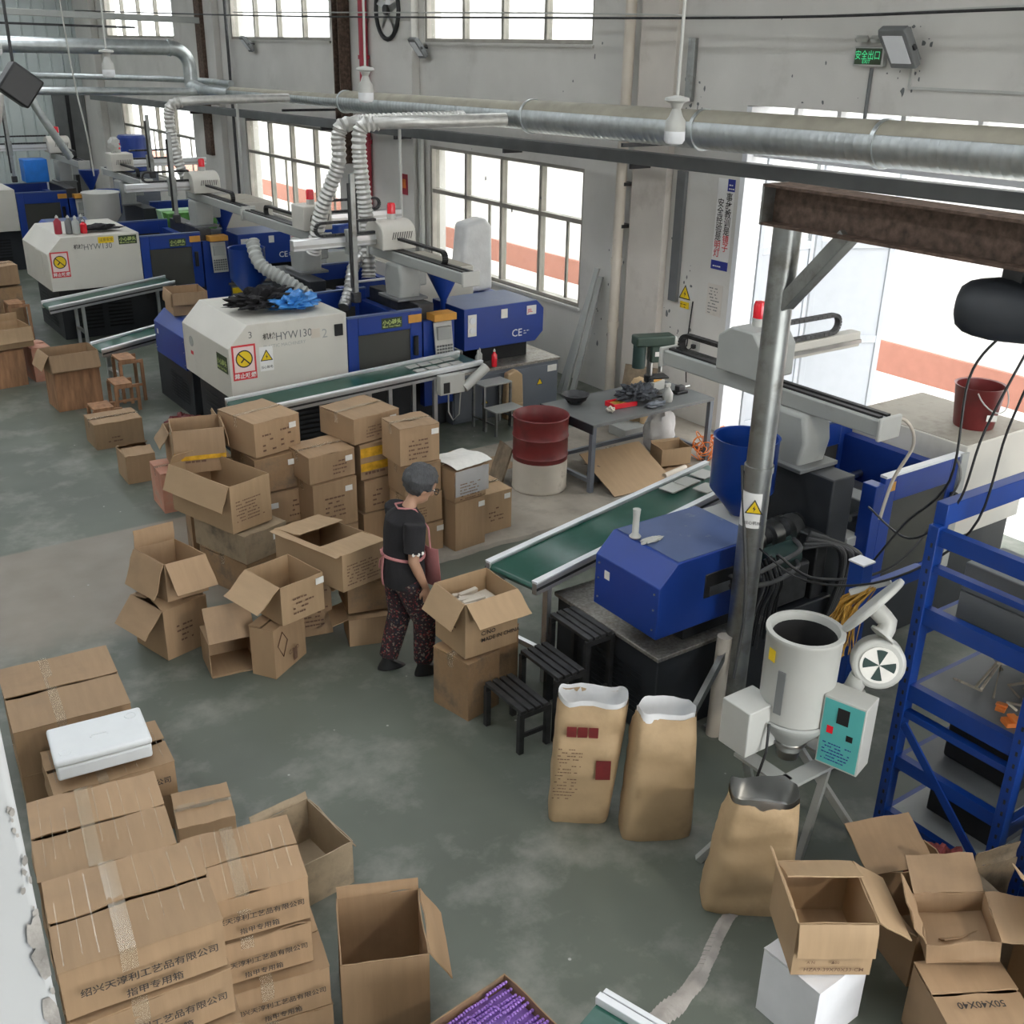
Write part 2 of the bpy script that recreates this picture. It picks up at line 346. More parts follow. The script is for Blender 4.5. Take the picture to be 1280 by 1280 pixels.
def wall_y(name, X0, X1, y0, y1, z1, holes, mat):
    """wall in the plane X = const with rectangular openings (ya, yb, za, zb)"""
    m = MB(); ys = sorted({y0, y1, *[h[0] for h in holes], *[h[1] for h in holes]})
    for a, b in zip(ys, ys[1:]):
        hs = sorted([(h[2], h[3]) for h in holes if h[0] <= a+1e-6 and h[1] >= b-1e-6]); z = 0
        for za, zb in hs+[(z1, z1)]:
            if za > z+1e-6: m.box(X0, X1, a, b, z, za)
            z = zb
    return struct(m.obj(name, mat, ang=20))
LOW = [(11.2, 15.1), (18.25, 22.6), (25.75, 31.3)]; UP = [(11.15, 15.2), (18.4, 23.0), (26.5, 31.9)]
holes = [(a, b, 1.0, 2.8) for a, b in LOW]+[(a, b, 4.27, 5.7) for a, b in UP]+[(3.4, 8.48, 0, 3.7)]
ZR = 6.8
wr = wall_y('wall_right', XW, XW+.3, -5.3, 34.5, ZR, holes, 'wall_paint')
wall_y('wall_left', -5.3, -5, -5.3, 34.5, ZR, [(a, a+2.4, 4.4, 5.4) for a in (1, 11, 21)], 'wall_paint')
def wall_x(name, Y0, Y1, x0, x1, z1, holes, mat):
    o = wall_y(name, Y0, Y1, x0, x1, z1, holes, mat)
    for v in o.data.vertices: v.co = (v.co.y, v.co.x, v.co.z)
    o.data.flip_normals(); return o
wall_x('wall_near', -5.3, -5, -5.3, 9.3, ZR, [(.8, 8.2, 0, 4.3)], 'wall_paint')
wf = wall_x('wall_far', 34.22, 34.5, -5.3, 9.3, ZR, [], 'siding')
# siding sheets of the far wall
sp = MB().prism([(0, 0), (.33, 0), (.33, -.012), (.30, -.035), (.275, -.012), (.05, -.012), (.025, -.012)], 'z', 0, 6.7)
s0 = sp.obj('siding_panel', 'siding', wf); s0.location = (-.2, 34.22, 0)
for i in range(1, 28):
    c = s0.copy(); COL.objects.link(c); c.location = (-.2+.33*i, 34.22, 0)
# roof with open rooflights
m = MB(); xs = [-5.3, -2.2, -1.45, .9, 1.7, 4.9, 5.7, 9.3]
for i in range(0, 7):
    if i % 2 == 0: m.box(xs[i], xs[i+1], -5.3, 34.5, ZR, ZR+.1)
    else:
        for k in range(-5, 35, 4): m.box(xs[i], xs[i+1], k-.3, k+1.2, ZR, ZR+.1)
struct(m.obj('ceiling', 'roof_sheet'))
# outdoors seen through door and windows
struct(MB().add([(-60, -60, -.03), (60, -60, -.03), (60, 90, -.03), (-60, 90, -.03)], [(0, 1, 2, 3)]).obj('ground', 'outside_ground'))
ow = struct(MB().box(13.2, 13.6, -12, 45, -.03, 9).obj('wall_outside', 'outside_wall'))
MB().box(13.15, 13.2, -12, 45, -.03, .42).obj('painted_dado', 'outside_pink', ow)
m = MB()
for k in range(6): m.box(13.14, 13.19, 9.3+k*2.9, 10.9+k*2.9, 3.0, 3.9)
for k in range(6): w_ = MB().box(13.14, 13.19, 9.3+k*2.9, 10.9+k*2.9, 3.0, 3.9).obj('window_pane', 'glass', ow)

def window(n, y0, y1, z0, z1, cols, transom=None, doublelow=False):
    w = struct(MB().box(XW+.02, XW+.16, y0, y1, z0, z0+.05).box(XW+.02, XW+.16, y0, y1, z1-.05, z1).box(XW+.02, XW+.16, y0, y0+.05, z0+.05, z1-.05).box(XW+.02, XW+.16, y1-.05, y1, z0+.05, z1-.05).obj(f'window_{n}', 'window_frame'))
    rows = [(z0+.05, z1-.05)] if not transom else [(z0+.05, transom-.03), (transom+.03, z1-.05)]
    if transom: MB().box(XW+.03, XW+.14, y0+.05, y1-.05, transom-.03, transom+.03).obj('transom', 'window_frame', w)
    W = (y1-y0-.1)/cols
    for c in range(1, cols):
        y = y0+.05+W*c
        for a, b in rows: MB().box(XW+.04, XW+.13, y-.03, y+.03, a, b).obj('mullion', 'window_frame', w)
    for r, (a, b) in enumerate(rows):
        for c in range(cols):
            ya, yb = y0+.08+W*c, y0+.02+W*(c+1)
            MB().box(XW+.08, XW+.086, ya, yb, a, b).obj('pane', 'glass', w)
            if transom and r == 0 and c % 2 == 0:      # sliding sash stile and its inner frame
                MB().box(XW+.09, XW+.12, ya+W*.35, ya+W*.35+.04, a, b).obj('sash_stile', 'window_frame', w)
    MB().box(XW-.03, XW+.02, y0-.03, y1+.03, z0-.04, z0).obj('sill', 'wall_paint', w)
for i, (a, b) in enumerate(LOW): window(i+1, a, b, 1.0, 2.8, 4, 2.12)
for i, (a, b) in enumerate(UP): window(i+4, a, b, 4.27, 5.7, 4)
# door: white glazed folding leaves standing open outside, transom bars over the opening
def leaf(n, x, y, rot, w, h):
    d = struct(bpy.data.objects.new(f'door_{n}', None)); COL.objects.link(d); d.location = (x, y, 0); d.rotation_euler = (0, 0, R(rot))
    m = MB().box(0, .07, -.03, .03, .03, h).box(w-.07, w, -.03, .03, .03, h)
    for z in (.03, .95, 2.1, h-.08): m.box(.07, w-.07, -.03, .03, z, z+.09)
    m.obj('door_frame', 'door_paint', d, bev=.004)
    MB().box(.07, w-.07, -.012, .012, .12, .95).obj('door_panel', 'door_paint', d)
    MB().box(.07, w-.07, -.012, .012, 1.04, 2.1).obj('door_panel', 'door_paint', d)
    MB().box(.07, w-.07, -.004, .004, 2.19, h-.08).obj('pane', 'glass', d)
leaf(1, 9.32, 8.42, 3, 1.0, 3.55); leaf(2, 10.34, 8.45, -28, 1.0, 3.55)
tr = struct(MB().box(9.1, 9.18, 3.4, 8.48, 3.18, 3.24).obj('trim_1', 'white_paint'))
for y in (7.9, 7.35, 6.6, 5.8, 5.0, 4.2): MB().box(9.1, 9.18, y-.025, y+.025, 3.24, 3.7).obj('transom_bar', 'white_paint', tr)
struct(MB().box(8.985, 9.31, 8.405, 8.478, 0, 3.69).obj('trim_2', 'white_paint', None, bev=.004))
# pilasters and concrete posts on the window wall
struct(MB().box(8.86, 9.0, 15.35, 17.0, 0, ZR).obj('trim_3', 'wall_paint', bev=.01))
struct(MB().box(8.9, 9.0, 9.55, 10.16, 0, ZR).obj('trim_4', 'wall_paint_warm', bev=.01))
struct(MB().box(8.86, 9.0, 23.6, 25.0, 0, ZR).obj('trim_5', 'wall_paint', bev=.01))
struct(MB().box(8.8, 8.99, 32.6, 34.2, 0, ZR).obj('trim_6', 'wall_paint', bev=.01))
# grey steel door in the far corner
d3 = struct(MB().box(7.9, 8.75, 34.1, 34.17, 0, 2.9).obj('door_3', 'tray_grey', bev=.004))
MB().box(8.25, 8.35, 34.07, 34.1, 0, 2.9).obj('door_edge', 'black_matte', d3)
# plastered white pier beside the camera, paint flaking along its edge
pier = struct(MB().box(-.9, .148, 1.49, 1.78, 0, ZR).obj('wall_pier', 'wall_white', bev=.012, seg=3))
rnd = random.Random(3); m = MB()
for i in range(70):
    z = rnd.uniform(1.7, 3.2); r = rnd.uniform(.003, .011)*(1.5 if 2.55 < z < 2.9 else .6); cx = .148-abs(rnd.gauss(0, .008)); n = 9; y = 1.4885
    vv = [(min(.1475, cx+r*math.cos(6.283*k/n)*rnd.uniform(.6, 1.2)), y-.0008-i*6e-5, z+2.0*r*math.sin(6.283*k/n)*rnd.uniform(.6, 1.2)) for k in range(n)]
    m.add(vv, [tuple(range(n))])
o = m.obj('bare_plaster', 'plaster_chip', pier); o['kind'] = 'stuff'
m = MB(); i = 0
for cy, cz, cn, sp_ in ((9.42, 3.62, 14, .13), (9.2, 3.6, 8, .08), (10.0, 4.45, 8, .25), (6.6, 4.42, 7, .05), (6.5, 4.1, 14, .12), (9.45, 1.12, 10, .14), (9.15, 1.75, 6, .1), (10.75, .95, 7, .12), (10.5, 1.6, 6, .2), (7.6, 4.1, 6, .4), (9.9, 2.2, 8, .3), (11.0, 4.0, 6, .3), (14, 3.9, 8, 1.0), (9.0, 1.1, 8, .12)):
    for k in range(cn):
        i += 1; r = rnd.uniform(.006, .028); y, z = cy+rnd.gauss(0, sp_), cz+rnd.gauss(0, sp_*1.1); n = 8; e = rnd.uniform(.5, 2.2)
        m.add([(8.999-i*3e-5, y+r*math.cos(6.283*q/n)*rnd.uniform(.5, 1.1), z+e*r*math.sin(6.283*q/n)*rnd.uniform(.5, 1.1)) for q in range(n)], [tuple(range(n))])
o = m.obj('wall_chips', 'tray_grey', wr); o['kind'] = 'stuff'

# ================================================================== WALL FIXTURES AND PIPEWORK
def tube_thing(name, pts, r, mat, label, cat, n=10, group=None):
    return tag(MB().tube(sm(pts), r, n).obj(name, mat, ang=50), label, cat, group)
def arc(c, a, b, ang0, ang1, k=8):
    c, a, b = Vector(c), Vector(a), Vector(b); return [c+a*math.cos(R(ang0+(ang1-ang0)*i/k))+b*math.sin(R(ang0+(ang1-ang0)*i/k)) for i in range(k+1)]
# drain pipe
t = thing('drain_pipe', 'cream plastic drain pipe standing against the wall beside the window', 'pipe', (8.83, 10.27, 0))
MB().cyl((0, 0, 0), (0, 0, 6.7), .065, n=16).obj('pipe', 'pvc', t)
for z in (.95, 1.75, 3.4, 5.1): MB().cyl((0, 0, z), (0, 0, z+.08), .075, n=16).obj('collar', 'pvc', t)
for z in (2.2, 2.7): MB().box(-.01, .15, -.08, .08, z, z+.04).obj('bracket', 'steel_dark', t)
t = thing('fire_pipe', 'red fire riser pipe up the pilaster between the windows', 'pipe', (8.775, 16.75, 0))
MB().cyl((0, 0, 0), (0, 0, 6.7), .075, n=14).obj('pipe', 'red_pipe', t)
for z in (.9, 2.7, 4.0): MB().cyl((0, 0, z), (0, 0, z+.06), .095, n=14).obj('flange', 'red_pipe', t)
t = thing('steel_column', 'dark brown steel channel column beside the pilaster with red pipe', 'column', (8.86, 17.75, 0))
MB().box(-.08, .13, -.12, -.09, 2.3, 6.7).box(-.08, .13, .09, .12, 2.3, 6.7).box(.1, .13, -.09, .09, 2.3, 6.7).obj('channel', 'rust', t)
tag(MB().box(8.78, 8.98, 24.1, 24.45, 1.9, 6.7).obj('steel_column', 'rust', bev=.01), 'dark steel column on the pilaster between the two farthest windows', 'column')
tag(MB().cyl((8.9, 22.95, .3), (8.9, 22.95, 6.7), .03, n=10).obj('conduit_pipe', 'steel_dark'), 'thin dark conduit pipe just beyond the second window', 'pipe')
tag(MB().cyl((8.93, 15.22, .9), (8.93, 15.22, 3.2), .05, n=10).obj('conduit_pipe', 'white_plastic'), 'white conduit pipe beside the near window frame', 'pipe')
t = thing('cable_trunking', 'grey steel trunking channel fixed upright on the wall near the posters', 'trunking', (8.97, 9.36, 0))
MB().box(-.02, .03, -.07, .07, 1.45, 2.95).obj('channel', 'tray_grey', t, bev=.004); MB().box(-.02, .03, -.055, .055, 3.7, 4.35).obj('channel', 'steel_pipe', t, bev=.004)
# long wall-hung cable tray
t = thing('cable_tray', 'long dark grey cable tray running along the wall under the duct', 'cable tray')
p0, p1 = Vector((8.6, 3.0, 3.17)), Vector((8.6, 32.5, 2.76)); 
MB().bar(p0, p1, .16, .14).obj('trough', 'tray_grey', t, bev=.006)
for y in (4.6, 7.0, 9.8, 12.4, 15.4, 18.0, 21.4, 24.6): 
    z = p0.z+(p1.z-p0.z)*(y-3)/30; MB().box(8.55, 8.85, y-.02, y+.02, z-.13, z-.07).obj('bracket', 'steel_dark', t)
# main spiral duct
def ribbed(p, q, r, step=.09, depth=.0022, n=24):
    p, q = Vector(p), Vector(q); L = (q-p).length; k = int(L/step); pts = []; rr = []
    for i in range(k):
        for f, d in ((0, 0), (.78, 0), (.86, depth), (.93, depth)): pts.append(p+(q-p)*((i+f)/k)); rr.append(r+d)
    pts.append(q); rr.append(r); return MB().tube(pts, rr, n)
def dz(y): return 3.60-.0125*y
t = thing('spiral_duct', 'big galvanised spiral ventilation duct hanging along the window wall', 'duct')
XD = 8.0
segs = [(-3, 5.95, .188), (5.95, 8.1, .185), (8.1, 11.0, .182), (11.0, 15.9, .155), (15.9, 20.6, .10)]
for i, (a, b, r) in enumerate(segs):
    ribbed((XD, a, dz(a)), (XD, b, dz(b)), r).obj('duct_section', 'galvanised', t, ang=60)
    m = MB(); nn_ = 10; vv = []
    for yy in (a, b): vv += [(XD+(r+.004)*math.cos(R(25+130*k/nn_)), yy, dz(yy)+(r+.004)*math.sin(R(25+130*k/nn_))) for k in range(nn_+1)]
    m.add(vv, [(k, k+1, k+2+nn_, k+1+nn_) for k in range(nn_)]).obj('dust_layer', 'duct_dusty', t, ang=60)
    if i: MB().cyl((XD, a-.02, dz(a)), (XD, a+.02, dz(a)), segs[i-1][2]+.016, n=28).obj('flange_ring', 'galvanised', t)
for y in (4.0, 9.3, 13.4, 18.3):
    MB().box(XD-.02, XW-.01, y-.02, y+.02, dz(y)-.24, dz(y)-.2).obj('bracket_arm', 'steel_dark', t)
# thin ducts at the far end
t = thing('spiral_duct', 'straight galvanised duct crossing from the far side with an elbow down to the main duct', 'duct')
MB().tube([(-1.5, 21.9, 4.12), (7.35, 21.9, 4.09)], .135, 18).obj('duct_section', 'galvanised', t)
MB().tube(arc((7.35, 21.9, 3.75), (0, 0, .34), (.34, 0, 0), 0, 90, 10)+[(7.69, 21.9, 3.42)], .13, 18).obj('elbow', 'galvanised', t, ang=60)
MB().cyl((7.29, 21.9, 4.09), (7.34, 21.9, 4.09), .155, n=20).obj('flange_ring', 'galvanised', t)
MB().tube([(7.69, 21.9, 3.42), (7.69, 21.2, 3.36), (7.95, 20.6, dz(20.6))], [.12, .11, .1], 14).obj('reducer', 'galvanised', t, ang=60)
t = thing('branch_duct', 'slim white branch duct leading to the hoses over the far blue machine', 'duct')
MB().tube([(7.7, 21.4, 3.33), (4.2, 21.4, 3.36)], .07, 12).obj('duct_section', 'galvanised', t)
MB().tube(arc((4.2, 21.4, 3.24), (0, 0, .12), (-.12, 0, 0), 0, 90, 6)+[(4.0, 21.4, 2.9), (3.75, 21.5, 2.35)], .075, 12).obj('elbow', 'flex_duct', t, ang=60)
MB().tube([(4.55, 21.4, 3.34), (4.75, 21.4, 2.9), (5.15, 21.5, 2.2)], .07, 12).obj('down_pipe', 'galvanised', t, ang=60)
tube_thing('branch_duct', [(8.0, 20.6, 3.5), (7.6, 23.5, 3.5), (4.5, 26, 3.5), (2.5, 26, 3.52)], .06, 'galvanised', 'thin pale duct far back along the siding wall', 'duct')
def hose(name, pts, r, label, mat='flex_duct', pitch=.055):
    # smooth path then corrugated radius
    P = [Vector(p) for p in pts]; path = []
    for i in range(len(P)-1):
        a, b, c, d = P[max(i-1, 0)], P[i], P[i+1], P[min(i+2, len(P)-1)]
        k = max(2, int((c-b).length/(pitch/2)))
        for j in range(k):
            u = j/k; path.append(.5*((2*b)+(c-a)*u+(2*a-5*b+4*c-d)*u*u+(3*b-a-3*c+d)*u**3))
    path.append(P[-1]); rr = [r*(1.10 if i % 2 else .90) for i in range(len(path))]
    return tag(MB().tube(path, rr, 14).obj(name, mat, ang=25), label, 'hose')
tube_thing('branch_duct', [(7.75, 11.2, 3.42), (6.75, 11.4, 3.4), (6.2, 11.75, 3.38)], .075, 'flex_duct', 'silver branch duct leaving the main duct above the machine marked three', 'duct', 12)
hose('flexible_hose', [(6.3, 11.7, 3.38), (6.12, 11.78, 3.33), (6.08, 11.8, 3.1), (6.12, 11.8, 2.6), (6.15, 11.8, 2.2), (6.1, 11.7, 1.6)], .085, 'silver corrugated hose dropping straight to the alarm lamp of machine three')
hose('flexible_hose', [(7.6, 11.9, 3.40), (6.2, 12.05, 3.36), (5.98, 12.1, 3.25), (5.95, 12.1, 2.9), (5.8, 12.3, 2.35), (5.75, 12.5, 1.8)], .085, 'silver corrugated hose slanting down behind the tall arm of machine three')
tube_thing('branch_duct', [(7.8, 17.6, 3.38), (6.4, 17.6, 3.36), (5.9, 17.65, 3.33)], .07, 'flex_duct', 'silver branch duct above the second white machine', 'duct', 12)
hose('flexible_hose', [(6.0, 17.6, 3.34), (5.82, 17.65, 3.25), (5.8, 17.65, 2.9), (5.9, 17.6, 2.3), (6.1, 17.5, 1.9)], .08, 'corrugated hose dropping to the robot of the second white machine')
hose('flexible_hose', [(5.0, 12.6, 2.0), (5.0, 12.4, 1.75), (5.25, 12.2, 1.55), (5.55, 12.0, 1.3)], .08, 'grey corrugated hose curling down beside the grey robot stand', 'machine_grey')
hose('flexible_hose', [(6.2, 11.9, 1.9), (5.9, 11.7, 1.75), (5.75, 11.55, 1.5), (5.6, 11.4, 1.35)], .07, 'silver corrugated hose running into the mould space of machine three', 'steel')
# white hanging conduits
for x, y, z0, z1, lb in ((8.2, 14.6, 1.2, 3.35, 'thin white drop pipe in front of the near window'), (6.9, 17.6, 1.9, 3.31, 'thin white drop pipe beside the hose of the second white machine')):
    tag(MB().cyl((x, y, z0), (x, y, z1), .025, n=8).obj('drop_pipe', 'white_plastic'), lb, 'pipe')
# overhead wires along the top
tube_thing('overhead_wire', [(8.6, .5, 4.60), (8.6, 5.0, 4.57), (8.6, 7.8, 4.53), (8.5, 12, 4.56), (8.4, 20, 4.66), (8.3, 32, 4.9)], .014, 'steel_dark', 'dark steel wire strung high across the hall', 'wire', 6)
tube_thing('overhead_wire', [(8.7, .5, 4.66), (8.7, 5, 4.60), (8.7, 7.8, 4.54), (8.7, 12, 4.62), (8.7, 22, 4.75)], .011, 'white_plastic', 'pale wire strung high beside the dark one', 'wire', 6)
tag(MB().bar((2.5, 24.5, 4.72), (8.9, 24.2, 4.62), .14, .12).obj('roof_beam', 'machine_grey', bev=.01), 'grey roof tie beam near the far siding wall', 'beam')
tag(MB().bar((2.0, 29.0, 4.55), (8.9, 29.0, 4.5), .05, .05).obj('roof_beam', 'steel_dark'), 'thin dark rail crossing in front of the siding wall', 'beam')

def pendant(x, y, z, ztop, lab, glow=True):
    t = thing('pendant_lamp', lab, 'lamp', (x, y, z), 0, 'white bulb lamps on hanging rods')
    MB().cyl((0, 0, .2), (.03, .02, ztop-z), .012, n=8).obj('rod', 'white_plastic', t)
    MB().lathe([(.015, .24), (.085, .225), (.09, .205), (.05, .19), (.032, .15), (.04, .12)], n=20).obj('lamp_holder', 'white_plastic', t)
    MB().lathe([(.035, .14), (.05, .1), (.072, .07), (.075, 0)], n=20).obj('bulb_neck', 'white_plastic', t)
    MB().lathe([(.076, 0), (.076, -.06), (.06, -.085), (.02, -.095), (0.0, -.096)], n=20).obj('bulb', 'white_paint', t)
pendant(5.62, 5.98, 3.68, 6.7, 'white bulb lamp hanging on a rod in front of the big duct')
pendant(5.25, 10.0, 3.78, 6.7, 'white bulb lamp hanging before the red fire pipe')
pendant(4.15, 14.8, 3.86, 6.7, 'white bulb lamp hanging by the duct elbow, wire swinging')
pendant(3.6, 18.5, 4.05, 6.7, 'white bulb lamp hanging before the siding wall')
tube_thing('power_cable', [(4.3, 17.5, 6.79), (4.35, 17.5, 4.6), (4.4, 17.5, 3.6), (4.45, 17.4, 2.9), (4.5, 17.5, 2.3)], .012, 'white_plastic', 'slack white cord hanging in front of the grey corner door', 'cord', 6)

def flood(x, y, z, lab, s=1.0, rot=90):
    t = thing('flood_light', lab, 'floodlight', (x, y, z), rot, 'wall floodlights'); q = Vector((-.8, .1, -.6)).to_track_quat('-Z', 'Y'); t.rotation_euler = q.to_euler(); t.scale = (s, s, s); wa = q.inverted() @ Vector((.2, 0, .02))
    MB().prism([(-.13, -.17), (.13, -.17), (.15, .12), (.13, .17), (-.13, .17), (-.15, .12)], 'z', 0, .06).obj('housing', 'machine_grey_dark', t, bev=.008)
    MB().box(-.1, .1, -.12, .12, -.006, 0).obj('glass', 'white_paint', t)
    m = MB()
    for k in range(6): m.box(-.12+k*.045, -.11+k*.045, -.14, .14, .06, .085)
    m.obj('cooling_fin', 'machine_grey_dark', t); MB().box(-.16, .16, -.02, .02, .02, .045).obj('bracket', 'steel_dark', t); MB().bar((0, 0, .07), wa, .03, .03).obj('wall_arm', 'steel_dark', t)
flood(8.78, 6.55, 4.26, 'grey LED floodlight tilted down over the big doorway', 1.15); flood(8.8, 15.1, 4.17, 'grey LED floodlight below the nearest high window', .95); flood(8.8, 21.75, 4.17, 'grey LED floodlight under the second high window', .95)
tag(MB().box(8.98, 9.0, 4.5, 6.52, 3.93, 3.955).box(8.98, 9.0, 6.5, 6.525, 3.95, 4.12).obj('cable_trunking', 'white_plastic'), 'thin white cable trunking led from the floodlight along the wall', 'trunking')
t = thing('exit_sign', 'green emergency exit sign with twin lamp heads on the wall', 'exit sign', (8.985, 6.97, 4.2))
MB().box(-.05, .01, -.17, .17, -.085, .085).obj('housing', 'white_plastic', t, bev=.006)
MB().box(-.054, -.05, -.15, .15, -.07, .07).obj('sign_plate', 'sign_dark', t)
text_obj('sign_text', '安全出口', .085, 'exit_green', t, (-.0545, .15, -.02), (0, -1, 0), (0, 0, 1), sx=.85); text_obj('sign_text', 'EXIT', .045, 'exit_green', t, (-.0545, .06, -.06), (0, -1, 0), (0, 0, 1))
for y in (.09, -.08):
    h = MB().lathe([(0, .03), (.05, .03), (.065, .0), (.05, -.03), (.0, -.035)], (-.06, y, .15), 16).obj('lamp_head', 'white_plastic', t)
tag(MB().cyl((8.985, 6.95, 3.3), (8.985, 6.95, 4.1), .018, n=8).obj('conduit_pipe', 'tray_grey'), 'grey conduit dropping below the exit sign', 'pipe')
t = thing('wall_fan', 'round exhaust fan with metal blades set high by the pilaster', 'fan', (8.84, 16.05, 4.72))
MB().tube([(0, .36*math.cos(R(a)), .42*math.sin(R(a))) for a in range(0, 360, 15)], .035, 8, closed=True).obj('ring', 'black', t)
for k in range(5):
    a = R(72*k+20); d = Vector((0, math.cos(a), math.sin(a))); e = Vector((.35, -math.sin(a), math.cos(a)))
    MB().panel(d*.06-e*.03, d*.26, e*.19, .004, 3, 2, lambda u, v: .02*u*v).obj('blade', 'steel', t)
MB().cyl((-.05, 0, 0), (.08, 0, 0), .07).obj('hub', 'steel_dark', t); MB().cyl((.03, 0, 0), (.05, 0, 0), .36, n=24).obj('backing', 'black_matte', t)
# posters on the wall
def poster(lab, y, z, w, h, lines, col, head):
    t = thing('safety_poster', lab, 'poster', (8.995, y, z)); ux, uz = (0, -1, 0), (0, 0, 1)
    plate('sheet', 'sign_white', t, (0, 0, 0), ux, uz, w, h)
    if head:
        plate('top_panel', 'sign_blue', t, (-.003, 0, h-.16), ux, uz, w, .16); plate('bottom_panel', 'sign_blue', t, (-.003, 0, 0), ux, uz, w, .1)
    return t
t = poster('white vertical safety poster with blue ends and two columns of characters', 8.80, 1.93, .26, 1.0, None, None, False)
plate('bottom_panel', 'sign_blue', t, (-.003, 0, 0), (0, -1, 0), (0, 0, 1), .26, .1); plate('top_panel', 'sign_blue', t, (-.003, -.15, 1.0-.13), (0, -1, 0), (0, 0, 1), .11, .13)
for i, ch in enumerate('安全经验是明灯'): text_obj('poster_text', ch, .1, 'sign_red' if i > 4 else 'ink', t, (-.004, -.02, .70-.092*i), (0, -1, 0), (0, 0, 1), bold=.01)
for i, ch in enumerate('事故教训是镜子'): text_obj('poster_text', ch, .1, 'sign_red' if i > 4 else 'ink', t, (-.004, -.14, .77-.092*i), (0, -1, 0), (0, 0, 1), bold=.01)
marks('poster_text', 'sign_white', t, (-.004, -.17, .89), (0, -1, 0), (0, 0, 1), .08, .08, 2, 1); marks('poster_text', 'sign_white', t, (-.004, -.03, .03), (0, -1, 0), (0, 0, 1), .2, .04, 1, 1)
def tri_sign(parent, o, ux, uz, w, sym=True):
    ux, uz, o = Vector(ux), Vector(uz), Vector(o); n = ux.cross(uz)
    for nm, mt, k, d in (('warning_border', 'ink', 1.0, .0), ('warning_triangle', 'sign_yellow', .78, .0012)):
        c = o+uz*(w*.29)+ux*(w/2); a = w/2*k; m = MB(); P = [c-ux*a-uz*a*.577, c+ux*a-uz*a*.577, c+uz*a*1.155]
        m.add([p+n*(.003+d) for p in P], [(0, 1, 2)]); m.obj(nm, mt, parent)
    if sym:
        c = o+ux*(w*.5)+uz*(w*.12)+n*.0055; s = w*.12
        MB().add([c+ux*s*.3+uz*s*3.2, c-ux*s*.7+uz*s*1.5, c+uz*s*1.5, c-ux*s*.2, c+ux*s*.8+uz*s*1.9, c+ux*s*.1+uz*s*1.9], [(0, 1, 2, 5), (5, 2, 3, 4)]).obj('bolt_symbol', 'ink', parent)
t = thing('warning_sign', 'yellow triangle electric shock warning sticker on the wall', 'sign', (8.995, 9.28, 1.42))
tri_sign(t, (-.001, 0, .08), (0, -1, 0), (0, 0, 1), .2); plate('caption', 'sign_yellow', t, (-.001, -.03, -.03), (0, -1, 0), (0, 0, 1), .15, .08); marks('caption_text', 'ink', t, (-.004, -.04, -.02), (0, -1, 0), (0, 0, 1), .13, .06, 2, 4)
t = thing('wall_notice', 'faint typed white notice pasted under the safety poster', 'notice', (8.996, 8.82, 1.4)); plate('sheet', 'wall_paint_warm', t, (0, 0, 0), (0, -1, 0), (0, 0, 1), .24, .36); marks('notice_text', 'tray_grey', t, (-.003, -.03, .02), (0, -1, 0), (0, 0, 1), .18, .32, 9, 8)
t = thing('fire_notice', 'small red fire notice on the pilaster beside the red pipe', 'sign', (8.855, 15.75, 2.0)); plate('sheet', 'red_pipe', t, (0, 0, 0), (0, -1, 0), (0, 0, 1), .22, .32); plate('picture', 'orange_bright', t, (-.003, -.05, .1), (0, -1, 0), (0, 0, 1), .11, .14)
t = thing('wall_socket', 'wall socket with black plug and dangling cord above the table', 'socket', (8.99, 8.92, .92)); MB().box(-.015, .01, -.06, .06, 0, .12).obj('plate', 'white_plastic', t, bev=.004); MB().box(-.06, -.015, -.02, .03, .04, .09).obj('plug', 'black', t, bev=.006); MB().tube([(-.06, .0, .06), (-.08, .06, .0), (-.05, .08, -.25), (-.03, .08, -.4)], .007, 6).obj('cord', 'black', t)
tag(MB().tube([(8.985, 9.03, 1.5), (8.985, 9.05, 1.25), (8.985, 9.07, .95)], .008, 6).obj('loose_cable', 'black'), 'short black cable dangling from a hole in the wall', 'cable')
# ================================================================== INJECTION MOULDING MACHINES
def no_smoking(parent, o, ux, uz, w=.26, h=.37):
    ux, uz, o = Vector(ux), Vector(uz), Vector(o); n = ux.cross(uz)
    plate('no_smoking_notice', 'sign_red', parent, o, ux, uz, w, h)
    s = plate('notice_sheet', 'sign_pink', parent, o+ux*.02+uz*.085+n*.002, ux, uz, w-.04, h-.105)
    c = o+ux*w/2+uz*(h*.6)+n*.0045
    def disc(nm, mt, r, d, seg=24):
        vv = [c+n*d+(ux*math.cos(6.2832*k/seg)+uz*math.sin(6.2832*k/seg))*r for k in range(seg)]; MB().add(vv, [tuple(range(seg))]).obj(nm, mt, parent)
    disc('warning_ring', 'ink', w*.36, 0); disc('warning_disc', 'sign_yellow', w*.31, .0008)
    a, b = (ux+uz*-1).normalized(), (ux+uz).normalized()
    MB().add([c+n*.0018+a*s_*w*.33+b*t_*w*.025 for s_, t_ in ((-1, -1), (1, -1), (1, 1), (-1, 1))], [(0, 1, 2, 3)]).obj('slash', 'ink', parent)
    MB().add([c+n*.0016-b*w*.2-a*w*.03, c+n*.0016-b*w*.2+a*w*.03, c+n*.0016+b*w*.02+a*w*.03, c+n*.0016+b*w*.02-a*w*.03], [(0, 1, 2, 3)]).obj('cigarette', 'ink', parent)
    text_obj('notice_text', '禁止吸烟', w*.23, 'sign_white', parent, o+ux*.012+uz*.022+n*.003, ux, uz, bold=.02)
